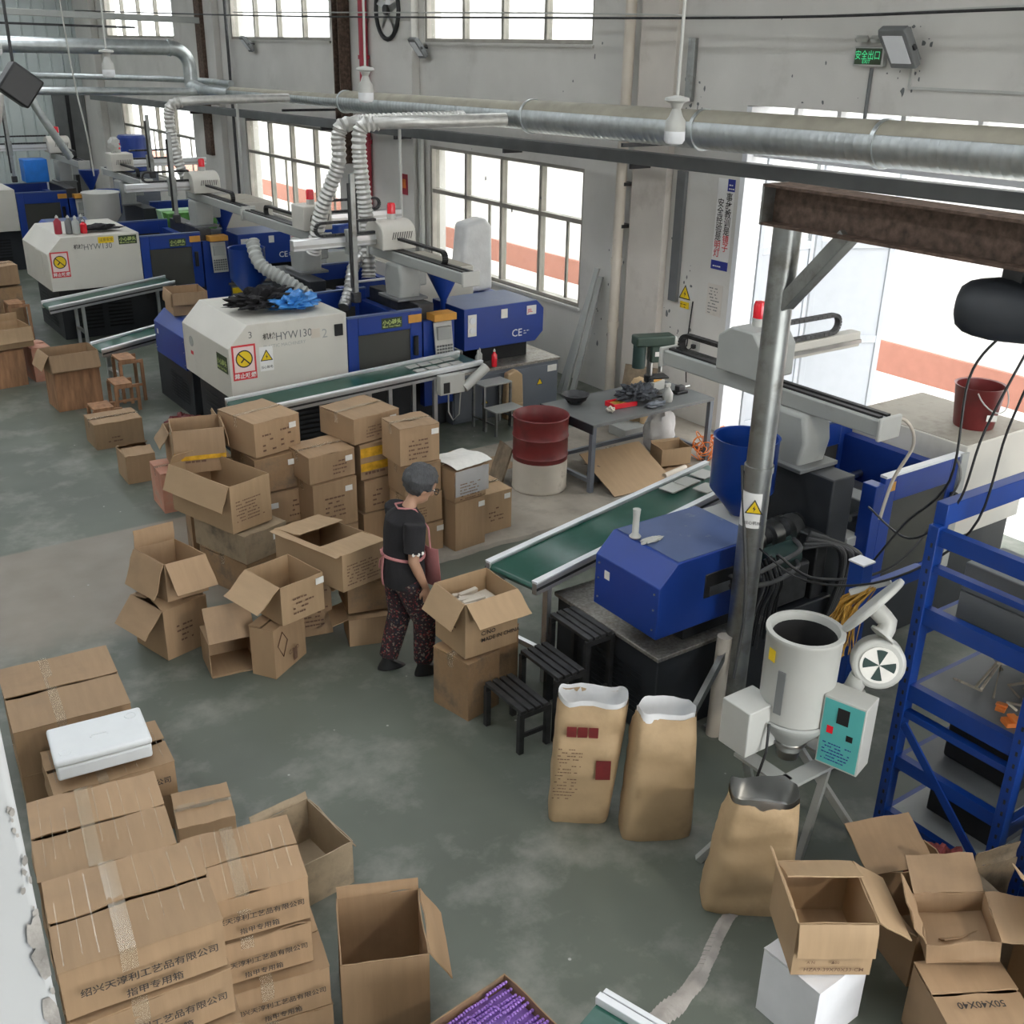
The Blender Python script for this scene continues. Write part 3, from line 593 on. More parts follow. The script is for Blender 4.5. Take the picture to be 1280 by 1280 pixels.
def hand_sign(parent, o, ux, uz, w=.24, h=.11):
    ux, uz, o = Vector(ux), Vector(uz), Vector(o); n = ux.cross(uz); plate('caution_plate', 'sign_dark', parent, o, ux, uz, w, h)
    text_obj('caution_text', '小心碰头', w*.23, 'sign_green_text', parent, o+ux*w*.04+uz*h*.42+n*.003, ux, uz, bold=.02)
    text_obj('caution_text', 'Mind Your Head', w*.125, 'sign_green_text', parent, o+ux*w*.05+uz*h*.12+n*.003, ux, uz, bold=.01)
UX, UZ, NX = (1, 0, 0), (0, 0, 1), (0, -1, 0)     # front face (towards -Y): writing runs along +X
def guard_frame(t, x0, x1, Y, D, zt, zb=.62, dark='base_dark'):
    """blue safety guard: front and back gate with window, open top"""
    w = x1-x0
    for k, (ya, yb) in enumerate(((0, .05), (D-.05, D))):
        nm = 'front_gate' if k == 0 else 'rear_gate'
        m = MB().box(x0, x0+.13, ya, yb, zb, zt).box(x1-.15, x1, ya, yb, zb, zt).box(x0+.13, x1-.15, ya, yb, zt-.2, zt).box(x0+.13, x1-.15, ya, yb, zb, zb+.06)
        g = m.obj(nm, 'machine_blue', t, bev=.006)
        MB().box(x0+.13, x1-.15, ya+.015, yb-.015, zb+.06, zt-.2).obj('window', 'guard_window', g)
        MB().box(x0, x1, ya-.004, yb+.004, zt, zt+.018).obj('edge_trim', 'machine_blue_top' if k else 'white_paint' if dark == 'lit' else 'machine_blue_top', g)
    MB().cyl((x1-.1, -.035, zt-.5), (x1-.1, -.035, zt-.28), .03, n=10).obj('handle', 'black', t)
    MB().box(x1-.1, x1, .02, D-.05, zb, zt-.12).obj('guard_post', 'machine_blue', t)
    MB().box(x0+.05, x1-.12, .08, D-.08, .5, zb+.1).obj('machine_bed', 'base_dark', t)
    MB().box(x0+.1, x0+.28, .18, D-.18, zb+.1, zt-.28).obj('moving_platen', 'machine_grey_dark', t, bev=.01)
    MB().box(x0+.34, x0+.6, .28, D-.28, zb+.16, zt-.36).obj('mould', 'steel_dark', t, bev=.01)
    for y in (.26, D-.26):
        for z in (zb+.22, zt-.4): MB().cyl((x0, y, z), (x1+.1, y, z), .03, n=10).obj('tie_bar', 'steel', t)
def louvres(t, P, U, V, rows, cols, mat='black'):
    P, U, V = Vector(P), Vector(U), Vector(V); n = U.cross(V).normalized(); m = MB()
    for r in range(rows):
        for c in range(cols):
            p = P+U*((c+.1)/cols)+V*((r+.25)/rows); a = U*(.8/cols); b = V*(.4/rows); m.add([p+n*.002, p+a+n*.002, p+a+b+n*.012, p+b+n*.012], [(0, 1, 2, 3)])
    o = m.obj('louvre', mat, t); o['kind'] = 'stuff'
def machine_a(lab, x, y, D=1.4, num=None, extra=()):
    """clamping end (white cover) at low X, injection end at high X; origin = front left of the clamp cover"""
    t = thing('moulding_machine', lab, 'machine', (x, y, 0))
    zb = .75
    MB().box(.12, 2.7, .14, D-.06, 0, zb).obj('machine_base', 'base_dark', t, bev=.01); louvres(t, (.115, D-.2, .1), (0, -1, 0), (0, 0, .5), 9, 2); louvres(t, (.3, .135, .12), (.9, 0, 0), (0, 0, .5), 9, 2)
    c = MB().prism([(0, .77), (1.35, .77), (1.35, 1.54), (.22, 1.54), (0, 1.31)], 'y', 0, D).obj('clamp_cover', 'machine_white', t, bev=.006)
    guard_frame(t, 1.36, 2.3, y, D, 1.46)
    MB().box(2.32, 2.52, .1, D-.1, .6, 1.5).obj('fixed_platen', 'steel_dark', t, bev=.01)
    # control column
    MB().box(2.33, 2.75, .02, .12, .3, 1.32).obj('control_column', 'machine_blue', t, bev=.006)
    p = MB().prism([(0, .84), (.015, .84), (.08, 1.30), (.065, 1.30)], 'x', 2.44, 2.68); p.v = [(a, b-.09, cc) for a, b, cc in p.v]; kp = p.obj('keypad_panel', 'white_plastic', t)
    m = MB()
    for r in range(5):
        for k in range(6): m.cbox((2.465+.037*k, -.092+.014*(r/4), .885+.036*r), (.022, .012, .02))
    kk = m.obj('keys', 'machine_grey_dark', kp); kk['kind'] = 'stuff'
    MB().box(2.47, 2.65, -.072, -.03, 1.1, 1.25).obj('screen', 'machine_grey', kp)
    MB().box(2.42, 2.72, -.08, .12, 1.32, 1.40).obj('orange_top_strip', 'orange', t, bev=.004); MB().box(2.12, 2.29, -.012, .0, 1.33, 1.42).obj('name_strip', 'orange', t)
    # injection end
    MB().box(2.72, 4.3, .02, D-.05, 0, .6).obj('control_cabinet', 'cabinet_grey', t, bev=.006); MB().box(2.70, 4.32, 0, D-.03, .6, .635).obj('deck_plate', 'diamond_plate', t, bev=.004)
    for a, b in ((2.74, 3.5), (3.52, 4.28)): MB().box(a, b, .0, .02, .05, .56).obj('cabinet_door', 'cabinet_grey', t, bev=.004)
    MB().box(2.75, 3.0, -.006, 0, .46, .55).obj('warning_label', 'sign_yellow', t); MB().box(4.12, 4.26, -.006, 0, .47, .55).obj('rating_plate', 'sticker', t)
    tri_sign(t, (3.12, -.001, .2), UX, UZ, .1, False); tri_sign(t, (3.95, -.001, .32), UX, UZ, .1, False)
    MB().cyl((2.5, D*.45, 1.05), (3.3, D*.45, 1.05), .09, n=14).obj('barrel', 'steel_dark', t)
    MB().box(2.55, 2.95, .2, D-.3, .62, .85).obj('injection_base', 'base_dark', t)
    MB().prism([(2.95, .86), (4.0, .86), (4.12, .97), (4.12, 1.26), (4.02, 1.36), (2.95, 1.36)], 'y', .12, .85).obj('injection_cover', 'machine_blue', t, bev=.006)
    MB().box(2.95, 4.02, .13, .84, 1.36, 1.364).obj('cover_top', 'machine_blue_top', t)
    MB().box(3.0, 3.12, .112, .12, 1.03, 1.29).obj('switch_plate', 'sticker', t)
    for z in (1.1, 1.22): MB().cyl((3.06, .10, z), (3.06, .112, z), .04, n=14).obj('gauge', 'white_paint', t)
    MB().box(3.3, 4.0, .3, .7, .64, .86).obj('carriage', 'black_matte', t)
    MB().box(3.48, 3.57, .112, .12, 1.2, 1.31).obj('paper_note', 'sticker', t); MB().box(3.86, 4.0, .112, .12, 1.2, 1.31).obj('badge', 'sign_white', t); text_obj('badge_text', 'JSL', .06, 'sign_red', t, (3.87, .111, 1.23), UX, UZ, bold=.02)
    text_obj('printed_text', 'CE', .13, 'white_paint', t, (3.64, .119, .95), UX, UZ, bold=.01); marks('printed_text', 'white_paint', t, (3.82, .119, .97), UX, UZ, .08, .06, 2, 2)
    MB().lathe([(.04, 1.25), (.04, 1.4), (.2, 1.72), (.2, 1.78)], (2.95, D*.42, 0), 20).obj('hopper', 'machine_blue', t)
    # lettering on the clamp cover
    text_obj('printed_text', 'HYW130', .12, 'tray_grey', t, (.52, -.001, 1.34), UX, UZ, sx=.9); text_obj('printed_text', '机械', .07, 'ink', t, (.38, -.001, 1.37), UX, UZ, bold=.02)
    no_smoking(t, (.03, -.001, .97), UX, UZ)
    for e in extra: e(t)
    return t
def extra3(t):
    text_obj('printed_text', 'PLASTIC MACHINERY', .05, 'machine_grey', t, (.38, -.001, 1.27), UX, UZ)
    text_obj('printed_text', '3', .1, 'tray_grey', t, (.22, -.001, 1.40), UX, UZ); text_obj('printed_text', '2', .14, 'machine_grey', t, (1.05, -.001, 1.30), UX, UZ)
    s = plate('electric_notice', 'sign_white', t, (.33, -.001, 1.03), UX, UZ, .15, .26); tri_sign(t, (.335, -.003, 1.14), UX, UZ, .14); text_obj('notice_text', '当心触电', .034, 'ink', t, (.335, -.004, 1.06), UX, UZ)
    MB().box(1.2, 1.3, -.02, 0, 1.30, 1.43).obj('black_switch', 'black', t, bev=.008); plate('worn_sticker', 'pvc', t, (.93, -.001, 1.31), UX, UZ, .1, .1)
    hand_sign(t, (-.001, .36, 1.03), (0, -1, 0), UZ, .3, .18); MB().cyl((-.004, 1.14, 1.15), (0, 1.14, 1.15), .06, n=16).obj('round_sticker', 'machine_grey', t); plate('red_sticker', 'sign_red', t, (-.001, 1.18, 1.0), (0, -1, 0), UZ, .08, .04)
    hand_sign(t, (1.78, -.002, 1.30), UX, UZ, .26, .12)
def extra2(t):
    hand_sign(t, (1.04, -.001, 1.38), UX, UZ, .27, .13); plate('yellow_plate', 'sign_yellow', t, (.74, -.001, 1.42), UX, UZ, .23, .09); text_obj('plate_text', '注意安全', .05, 'ink', t, (.76, -.003, 1.45), UX, UZ); hand_sign(t, (1.8, -.002, 1.28), UX, UZ, .26, .12)
    MB().box(-.006, 0, .35, .75, .95, 1.3).obj('access_panel', 'machine_white', t, bev=.003)
machine_a('white clamp covered moulding machine with a 3 and stacked boxes in front', 3.78, 10.4, 1.4, 3, (extra3,))
machine_a('white clamp covered moulding machine with ink bottles standing on its top', 3.50, 16.75, 1.6, None, (extra2,))
machine_a('farthest moulding machine with a blue guard by the siding wall', 3.0, 22.8, 1.6)

def machine_b(lab, x, y, D=1.1, covw=.62, covl=.85, zc=1.3, mat='machine_blue', front=False, cz=.85, hz=0):
    """injection end (blue cover) at low X, clamping end at high X; origin = front left of the base"""
    t = thing('moulding_machine', lab, 'machine', (x, y, 0))
    MB().box(.02, 1.7, .02, D, 0, .62).obj('machine_base', 'base_dark', t, bev=.01); MB().box(0, 1.0, 0, D+.02, .62, .65).obj('deck_plate', 'diamond_plate', t, bev=.004)
    louvres(t, (.015, D*.62, .12), (0, -D*.5, 0), (0, 0, .35), 9, 3, 'steel_dark')
    MB().box(1.7, 3.98, .06, D-.02, 0, .7).obj('clamp_base', 'base_dark', t, bev=.01)
    ch = .14
    c = MB().prism([(-.04, cz), (covl, cz), (covl, zc), (ch-.04, zc), (-.04, zc-ch)], 'y', 0.0, covw).obj('injection_cover', mat, t, bev=.006)
    MB().box(ch-.02, covl-.01, .015, covw-.015, zc, zc+.003).obj('cover_top', 'machine_blue_top', c)
    m = MB()
    for yy in (.04, covw-.04):
        for zz in (zc-ch-.05, cz+.06, (zc+cz)/2-.05): m.cyl((-.046, yy, zz), (-.04, yy, zz), .007, n=8)
    s_ = m.obj('screws', 'steel', c); s_['kind'] = 'stuff'
    plate('paper_note', 'sticker', c, (-.041, covw-.1, zc-.28), (0, -1, 0), UZ, .05, .06)
    MB().box(.35, .8, -.004, .02, zc-.32, zc-.14).obj('hose_slot', 'black', c, bev=.02)
    if front:
        MB().box(.4, .58, -.008, .01, zc-.31, zc-.24).obj('slot_plate', 'steel', c)
        for k, (za, zb_) in enumerate(((zc-.2, zc-.17), (zc-.27, zc-.3))): MB().tube(sm([(.55, .02, za), (.68, -.05, za-.03), (.9, -.1, zb_), (1.15, -.08, zb_+.03), (1.3, .1, zb_)]), .016, 8).obj('hose', 'rubber_grey', c)
    MB().box(.3, .75, .1, covw-.08, .65, cz).obj('carriage', 'black_matte', t)
    MB().cyl((covl, covw*.5, zc-.22), (2.0, covw*.6, zc-.22), .085, n=14).obj('barrel', 'steel_dark', t)
    for k in range(4): MB().cyl((covl+.2+.2*k, covw*.5, zc-.22), (covl+.3+.2*k, covw*.52, zc-.22), .105, n=14).obj('heater_band', 'steel', t)
    hx, hy = (1.18, D*.48) if not hz else (1.09, D*.55)
    if hz: MB().box(hx-.08, hx+.08, hy-.08, hy+.08, zc-.2, zc+.12).obj('hopper_throat', 'steel_dark', t)
    h = MB().lathe([(.05, zc-.12), (.06, zc-.1), (.225, zc+.10), (.225, zc+.47), (.232, zc+.48), (.215, zc+.475), (.212, zc+.12), (.03, zc-.06)], (hx, hy, hz), 28, False).obj('hopper', 'blue_plastic', t, ang=50)
    MB().box(hx-.18, hx+.1, hy-.16, hy+.2, zc-.14, zc-.1).obj('hopper_plate', 'white_plastic', t, bev=.003)
    MB().box(1.62, 1.85, .08, D-.05, .6, 1.5).obj('fixed_platen', 'base_dark', t, bev=.01)
    guard_frame(t, 2.1, 3.04, y, D, 1.44, .55, 'lit')
    MB().box(2.0, 2.1, 0, .12, .5, 1.40).obj('guard_post', 'machine_blue', t, bev=.005)
    MB().prism([(3.06, .72), (4.0, .72), (4.0, 1.5), (3.06, 1.5)], 'y', 0, D).obj('clamp_cover', 'machine_white', t, bev=.008); MB().box(3.075, 3.985, .015, D-.015, 1.5, 1.504).obj('cover_top', 'cover_dirty', t)
    MB().box(2.98, 3.07, -.02, .0, .5, 1.46).obj('cover_edge', 'machine_grey', t)
    if front:
        for k in range(6):
            yy = .0+.03*k; MB().tube(sm([(1.25+.05*k, -.02+yy, 1.12), (1.5+.05*k, -.1, 1.1-.02*k), (1.62+.03*k, -.08, .85), (1.6+.02*k, -.02, .45)]), .014+.004*(k % 2), 8).obj('hose', 'rubber_grey' if k % 2 else 'black', t)
        MB().box(.95, 1.45, .05, .45, .65, .95).obj('valve_block', 'steel_dark', t, bev=.02); MB().cyl((1.0, .1, 1.03), (1.3, .1, 1.03), .09, n=16).obj('hydraulic_motor', 'green_motor', t); MB().cyl((1.1, .3, 1.0), (1.5, .3, 1.0), .07, n=16).obj('hydraulic_motor', 'green_motor', t)
        MB().box(1.5, 1.62, .05, .5, .62, 1.1).obj('nozzle_plate', 'steel_dark', t, bev=.01)
        for k in range(3): MB().box(1.9, 2.05, .1+.2*k, .24+.2*k, .9+.06*k, .98+.06*k).obj('valve', 'machine_grey', t, bev=.008)
        text_obj('cap', '●', .12, 'red_paint', t, (.5, -.001, .3), UX, UZ) if False else MB().cyl((.62, .0, .33), (.62, .03, .33), .045, n=14).obj('red_cap', 'red_lamp', t)
        for k in range(9): MB().tube(sm([(.80+.02*k, -.03-.01*(k % 3), 1.16-.02*(k % 2)), (.84+.02*k, -.07-.012*(k % 4), .98), (.80+.026*k, -.06, .78), (.78+.03*k, -.04-.01*(k % 2), .56-.03*(k % 4))]), .006+.002*(k % 3), 6).obj('hanging_cable', 'black' if k % 3 else 'rubber_grey', t)
        plate('orange_label', 'orange', t, (2.16, -.001, 1.33), UX, UZ, .06, .07)
    return t
M1 = machine_b('blue covered moulding machine beside the steel post with a white clamp end', 4.17, 4.22, 1.08, .62, .85, 1.3, front=True, cz=.80)
machine_b('blue covered moulding machine half hidden behind machine three with a box on its cover', 3.95, 12.2, 1.3, 1.1, .9, 1.15, cz=.62, hz=.24)
machine_b('blue hoppered moulding machine behind the machine with ink bottles', 4.15, 19.4, 1.3, 1.0, .85, 1.3)
tag(MB().box(4.75, 5.2, 23.6, 24.0, 1.56, 2.0).obj('blue_crate', 'blue_bright', bev=.02), 'bright blue plastic crate on the farthest machine by the pole', 'crate')

# ------------------------------------------------------------------ take-out robots on the machines
def chain_loop(P, a, b, w, r, L, mat='black', n=10):
    """cable chain: flat band leaving along a, looping over and coming back, b = up"""
    P, a, b = Vector(P), Vector(a).normalized(), Vector(b).normalized(); c = a.cross(b)
    pts = [P]+[P+a*L+b*r+(a*math.sin(R(t))-b*math.cos(R(t)))*r for t in range(0, 181, 18)]+[P+b*2*r]
    m = MB(); prev = None
    for i in range(len(pts)-1):
        d = (pts[i+1]-pts[i]); k = max(1, int(d.length/.05))
        for j in range(k):
            p = pts[i]+d*(j/k); q = pts[i]+d*((j+.9)/k); m.bar(p, q, w, .028, up=c.cross(d))
    return m
def robot(lab, x, y, s, y0, y1, zb=1.93, yc=None, arm=1.0, pole=None, pz=(1.45, 2.85), style=0, sx=0):
    """beam along Y on a grey stand; housing with red alarm lamp; arm along X (s = direction)"""
    t = thing('take_out_robot', lab, 'robot arm', (x, y, 1.5)); z = zb-1.5
    st = MB().prism([(-.16, 0), (.16, 0), (.2, z*.5), (.16, z), (-.16, z), (-.2, z*.5)], 'x', -.14, .14).obj('stand', 'machine_grey', t, bev=.03, seg=3)
    MB().box(-.2, .2, -.24, .24, 0, .03).obj('stand_foot', 'machine_grey_dark', t, bev=.005)
    MB().box(-.09, .09, y0-y, y1-y, z, z+.12).obj('beam', 'machine_grey', t, bev=.012); MB().box(-.06, -.02, y0-y+.03, y1-y-.03, z+.12, z+.135).box(.02, .06, y0-y+.03, y1-y-.03, z+.12, z+.135).obj('rail', 'black', t)
    MB().box(-.11, .11, y0-y-.03, y0-y, z-.02, z+.14).obj('end_cap', 'white_plastic', t, bev=.01); MB().box(-.11, .11, y1-y, y1-y+.03, z-.02, z+.14).obj('end_cap', 'white_plastic', t, bev=.01)
    MB().box(.16, .34, .02, .3, z-.3, z).obj('drive_box', 'machine_grey', t, bev=.02)
    yc = (yc if yc is not None else y)-y; h0 = z+.14
    if style == 0: H = MB().prism([(-.2, h0), (.22, h0), (.22, h0+.26), (.1, h0+.34), (-.12, h0+.34), (-.2, h0+.24)], 'x', -.18, .2)
    elif style == 1: H = MB().prism([(-.17, h0), (.19, h0), (.19, h0+.3), (-.17, h0+.3)], 'x', -.17, .22)
    else: H = MB().prism([(-.2, h0)]+[(.02-.22*math.cos(R(a)), h0+.17+.15*math.sin(R(a))) for a in range(0, 181, 20)]+[(.24, h0)], 'x', -.22, .22)
    H.v = [(a, b+yc, c) for a, b, c in H.v]; hs = H.obj('housing', 'machine_white' if style else 'machine_grey', t, bev=.015, seg=3)
    m = MB()
    for k in range(9): m.add([(-.1+.03*k, yc-.205, h0+.12), (-.09+.03*k, yc-.205, h0+.12), (-.07+.03*k, yc-.205, h0+.2), (-.08+.03*k, yc-.205, h0+.2)], [(0, 1, 2, 3)])
    if style: v_ = m.obj('vent_slots', 'black', hs); v_['kind'] = 'stuff'
    top = h0+(.34 if style == 0 else .3 if style == 1 else .32)
    al = MB().cyl((.02, yc+.02, top-.005), (.02, yc+.02, top+.06), .05, n=16).obj('alarm_base', 'white_plastic', t)
    MB().lathe([(.048, top+.06), (.05, top+.15), (.04, top+.18), (.0, top+.185)], (.02, yc+.02, 0), 18).obj('alarm_lamp', 'red_lamp', al)
    # cross arm
    za = h0+.05; x0, x1 = (.2, arm) if s > 0 else (-arm, -.2)
    MB().box(x0, x1, yc-.04, yc+.06, za, za+.12).obj('cross_arm', 'aluminium' if style else 'machine_white', t, bev=.008)
    MB().box(x0, x1, yc-.055, yc-.04, za+.03, za+.06).obj('arm_rail', 'steel', t)
    c = chain_loop((x0 if s > 0 else x1, yc+.0, za+.14), (s, 0, 0), (0, 0, 1), .05, .07, arm*.55); c.obj('arm_cable_chain', 'rubber_grey' if style == 0 else 'black', t)
    e = chain_loop((.0, yc+(.22 if sx else -.2), h0-.02), (0, 1 if sx else -1, 0), (0, 0, 1), .06, .07, abs((y1 if sx else y0)-y-yc)*.55); e.obj('beam_cable_chain', 'black', t)
    if pole is not None:
        px = s*pole
        MB().box(px-.06, px+.06, yc-.1, yc+.0, za-.08, za+.2).obj('slide_block', 'machine_grey', t, bev=.01)
        MB().box(px-.03, px+.03, yc-.15, yc-.1, pz[0]-1.5, pz[1]-1.5).obj('vertical_arm', 'steel_pipe', t, bev=.006); MB().box(px-.055, px-.03, yc-.14, yc-.11, pz[0]-1.4, pz[1]-1.6).obj('arm_cable', 'black', t)
        MB().box(px-.05, px+.05, yc-.17, yc-.08, pz[0]-1.58, pz[0]-1.46).obj('gripper', 'steel_dark', t, bev=.01)
    return t
robot('grey robot on the nearest blue machine with a red alarm dome and long cable chain', 5.88, 4.75, 1, 4.02, 6.1, 1.90, 5.22, 1.15, None, style=0, sx=1)
robot('white humped robot with tall cable clad arm on the machine marked three', 6.15, 10.95, -1, 9.5, 11.6, 1.90, 11.2, 1.25, .55, (1.55, 2.9), 2)
robot('boxy white robot with slotted housing on the half hidden blue machine', 5.85, 12.95, 1, 12.4, 14.8, 1.92, 12.75, 1.3, .62, (1.9, 2.75), 1, 1)
robot('white humped robot with tall bare arm on the machine with ink bottles', 6.0, 17.2, -1, 15.2, 17.5, 1.90, 17.0, 1.2, .5, (1.7, 2.95), 2)
robot('grey robot with white gloves on its housing behind the ink bottle machine', 5.7, 20.2, 1, 18.9, 21.2, 1.92, 20.4, 1.6, .55, (2.0, 3.0), 1)
robot('farthest robot with a white housing in front of the siding wall', 5.6, 24.1, -1, 22.4, 24.6, 1.92, 24.3, 1.9, .95, (1.6, 3.1), 2)

# ------------------------------------------------------------------ belt conveyors
def conveyor(lab, x, y, rot, L, W, z0, z1, legs=(.15, .85), motor=False, legmat='aluminium', parts=0):
    """belt from local x=0 (height z0) to x=L (height z1)"""
    t = thing('belt_conveyor', lab, 'conveyor', (x, y, 0), rot); a, b = Vector((0, 0, z0)), Vector((L, 0, z1))
    for yy in (0, W):
        s = MB().bar(a+Vector((0, yy, 0)), b+Vector((0, yy, 0)), .045, .09).obj('side_rail', 'aluminium', t, bev=.004)
        MB().bar(a+Vector((0, yy, .052)), b+Vector((0, yy, .052)), .05, .012).obj('rail_cap', 'white_paint', s)
        MB().bar(a+Vector((0, yy+(-.024 if yy == 0 else .024), 0)), b+Vector((0, yy+(-.024 if yy == 0 else .024), 0)), .004, .02).obj('rail_groove', 'steel_dark', s)
    d = (b-a).normalized(); m = MB(); up = Vector((-d.z, 0, d.x)); pts = [a+up*.03+d*.02, b+up*.03-d*.02, b-d*.0+up*.0, b+up*-.03-d*.02, a+up*-.03+d*.02, a]
    n = len(pts); m.add([p+Vector((0, .02, 0)) for p in pts]+[p+Vector((0, W-.02, 0)) for p in pts], [(i, (i+1) % n, (i+1) % n+n, i+n) for i in range(n)]+[tuple(range(n)), tuple(range(2*n-1, n-1, -1))]); bt = m.obj('belt', 'belt_green', t, ang=60)
    for f in legs:
        p = a+(b-a)*f
        for yy in (0, W): MB().box(p.x-.022, p.x+.022, yy-.022, yy+.022, 0, p.z-.045).obj('leg', legmat, t)
        MB().box(p.x-.018, p.x+.018, .022, W-.022, .22, .26).obj('cross_brace', legmat, t)
    if motor:
        MB().box(L-.62, L-.3, -.11, -.026, z1-.24, z1-.02).obj('control_box', 'white_plastic', t, bev=.006); MB().box(L-.58, L-.5, -.116, -.11, z1-.22, z1-.1).obj('switch', 'black', t)
        c = MB().tube([(L-.3, -.09, z1-.2), (L-.0, -.09, z1+.0)], .055, 14).obj('chain_cover', 'white_plastic', t, ang=50)
        MB().tube([(L-.5, -.08, z1-.24), (L-.5, -.08, z1-.45), (L-.44, -.08, z1-.56), (L-.36, -.08, z1-.5), (L-.34, -.08, z1-.24)], .008, 6).obj('cable', 'white_plastic', t)
    return t
c1 = conveyor('green belt conveyor running beside the blue covered machine by the stools', 3.90, 5.20, 11.5, 2.75, .45, .80, .84, (.05, .5, .95))
for k, (u, w) in enumerate(((2.15, .04), (2.15, .24), (2.4, .04), (2.4, .24), (1.95, .24), (2.58, .14))):
    pr = MB().box(0, .19, 0, .15, 0, .012); o = pr.obj('moulded_strip', 'white_plastic', bev=.003); tag(o, 'pale moulded strip sheet lying on the belt beside the blue hopper', 'moulded sheet', 'moulded sheets on the near belt')
    ca, sa = math.cos(R(11.5)), math.sin(R(11.5)); o.location = (3.90+u*ca-w*sa, 5.20+u*sa+w*ca, .875); o.rotation_euler = (0, 0, R(11.5))
conveyor('green belt conveyor with white motor box in front of machine three', 3.66, 9.80, 0, 2.85, .48, .78, .90, (.58, .78), True)
for k in range(8):
    o = MB().box(0, .13, 0, .10, 0, .012).obj('moulded_strip', 'white_plastic', bev=.003); tag(o, 'pale moulded strip laid on the belt by the white motor box', 'moulded sheet', 'moulded sheets on the far belt')
    u = 2.05+.155*(k % 4); o.location = (3.66+u, 9.88+.18*(k//4), .938-.12*(2.85-u)/2.85); o.rotation_euler = (0, -math.atan(.12/2.85), 0)
conveyor('green belt conveyor in front of the machine with ink bottles', 3.3, 16.2, 0, 1.85, .45, .62, .82, (.25, .92))
conveyor('short belt conveyor end standing by the brown wooden stools', 3.35, 13.75, 4, 1.0, .42, .55, .68, (.2, .9))
t = thing('belt_conveyor', 'green belt conveyor end with white rails by the box of purple mouldings', 'conveyor', (2.06, 2.26, 0), -72)
MB().box(0, 1.6, -.45, 0, .76, .8).obj('belt', 'belt_green', t); MB().box(-.01, 1.6, .005, .04, .74, .83).obj('side_rail', 'white_paint', t, bev=.003); MB().box(-.01, 1.6, .06, .085, .74, .81).obj('side_rail', 'white_paint', t, bev=.003); MB().box(-.01, 1.6, .04, .06, .74, .79).obj('rail_groove', 'steel_dark', t); MB().box(-.01, 1.6, -.5, -.46, .74, .83).obj('side_rail', 'white_paint', t, bev=.003)
MB().cyl((.02, -.45, .75), (.02, 0, .75), .03, n=12).obj('roller', 'steel', t)
for x_ in (.15, 1.3):
    for y_ in (.03, -.48): MB().box(x_, x_+.04, y_-.02, y_+.02, 0, .74).obj('leg', 'aluminium', t)
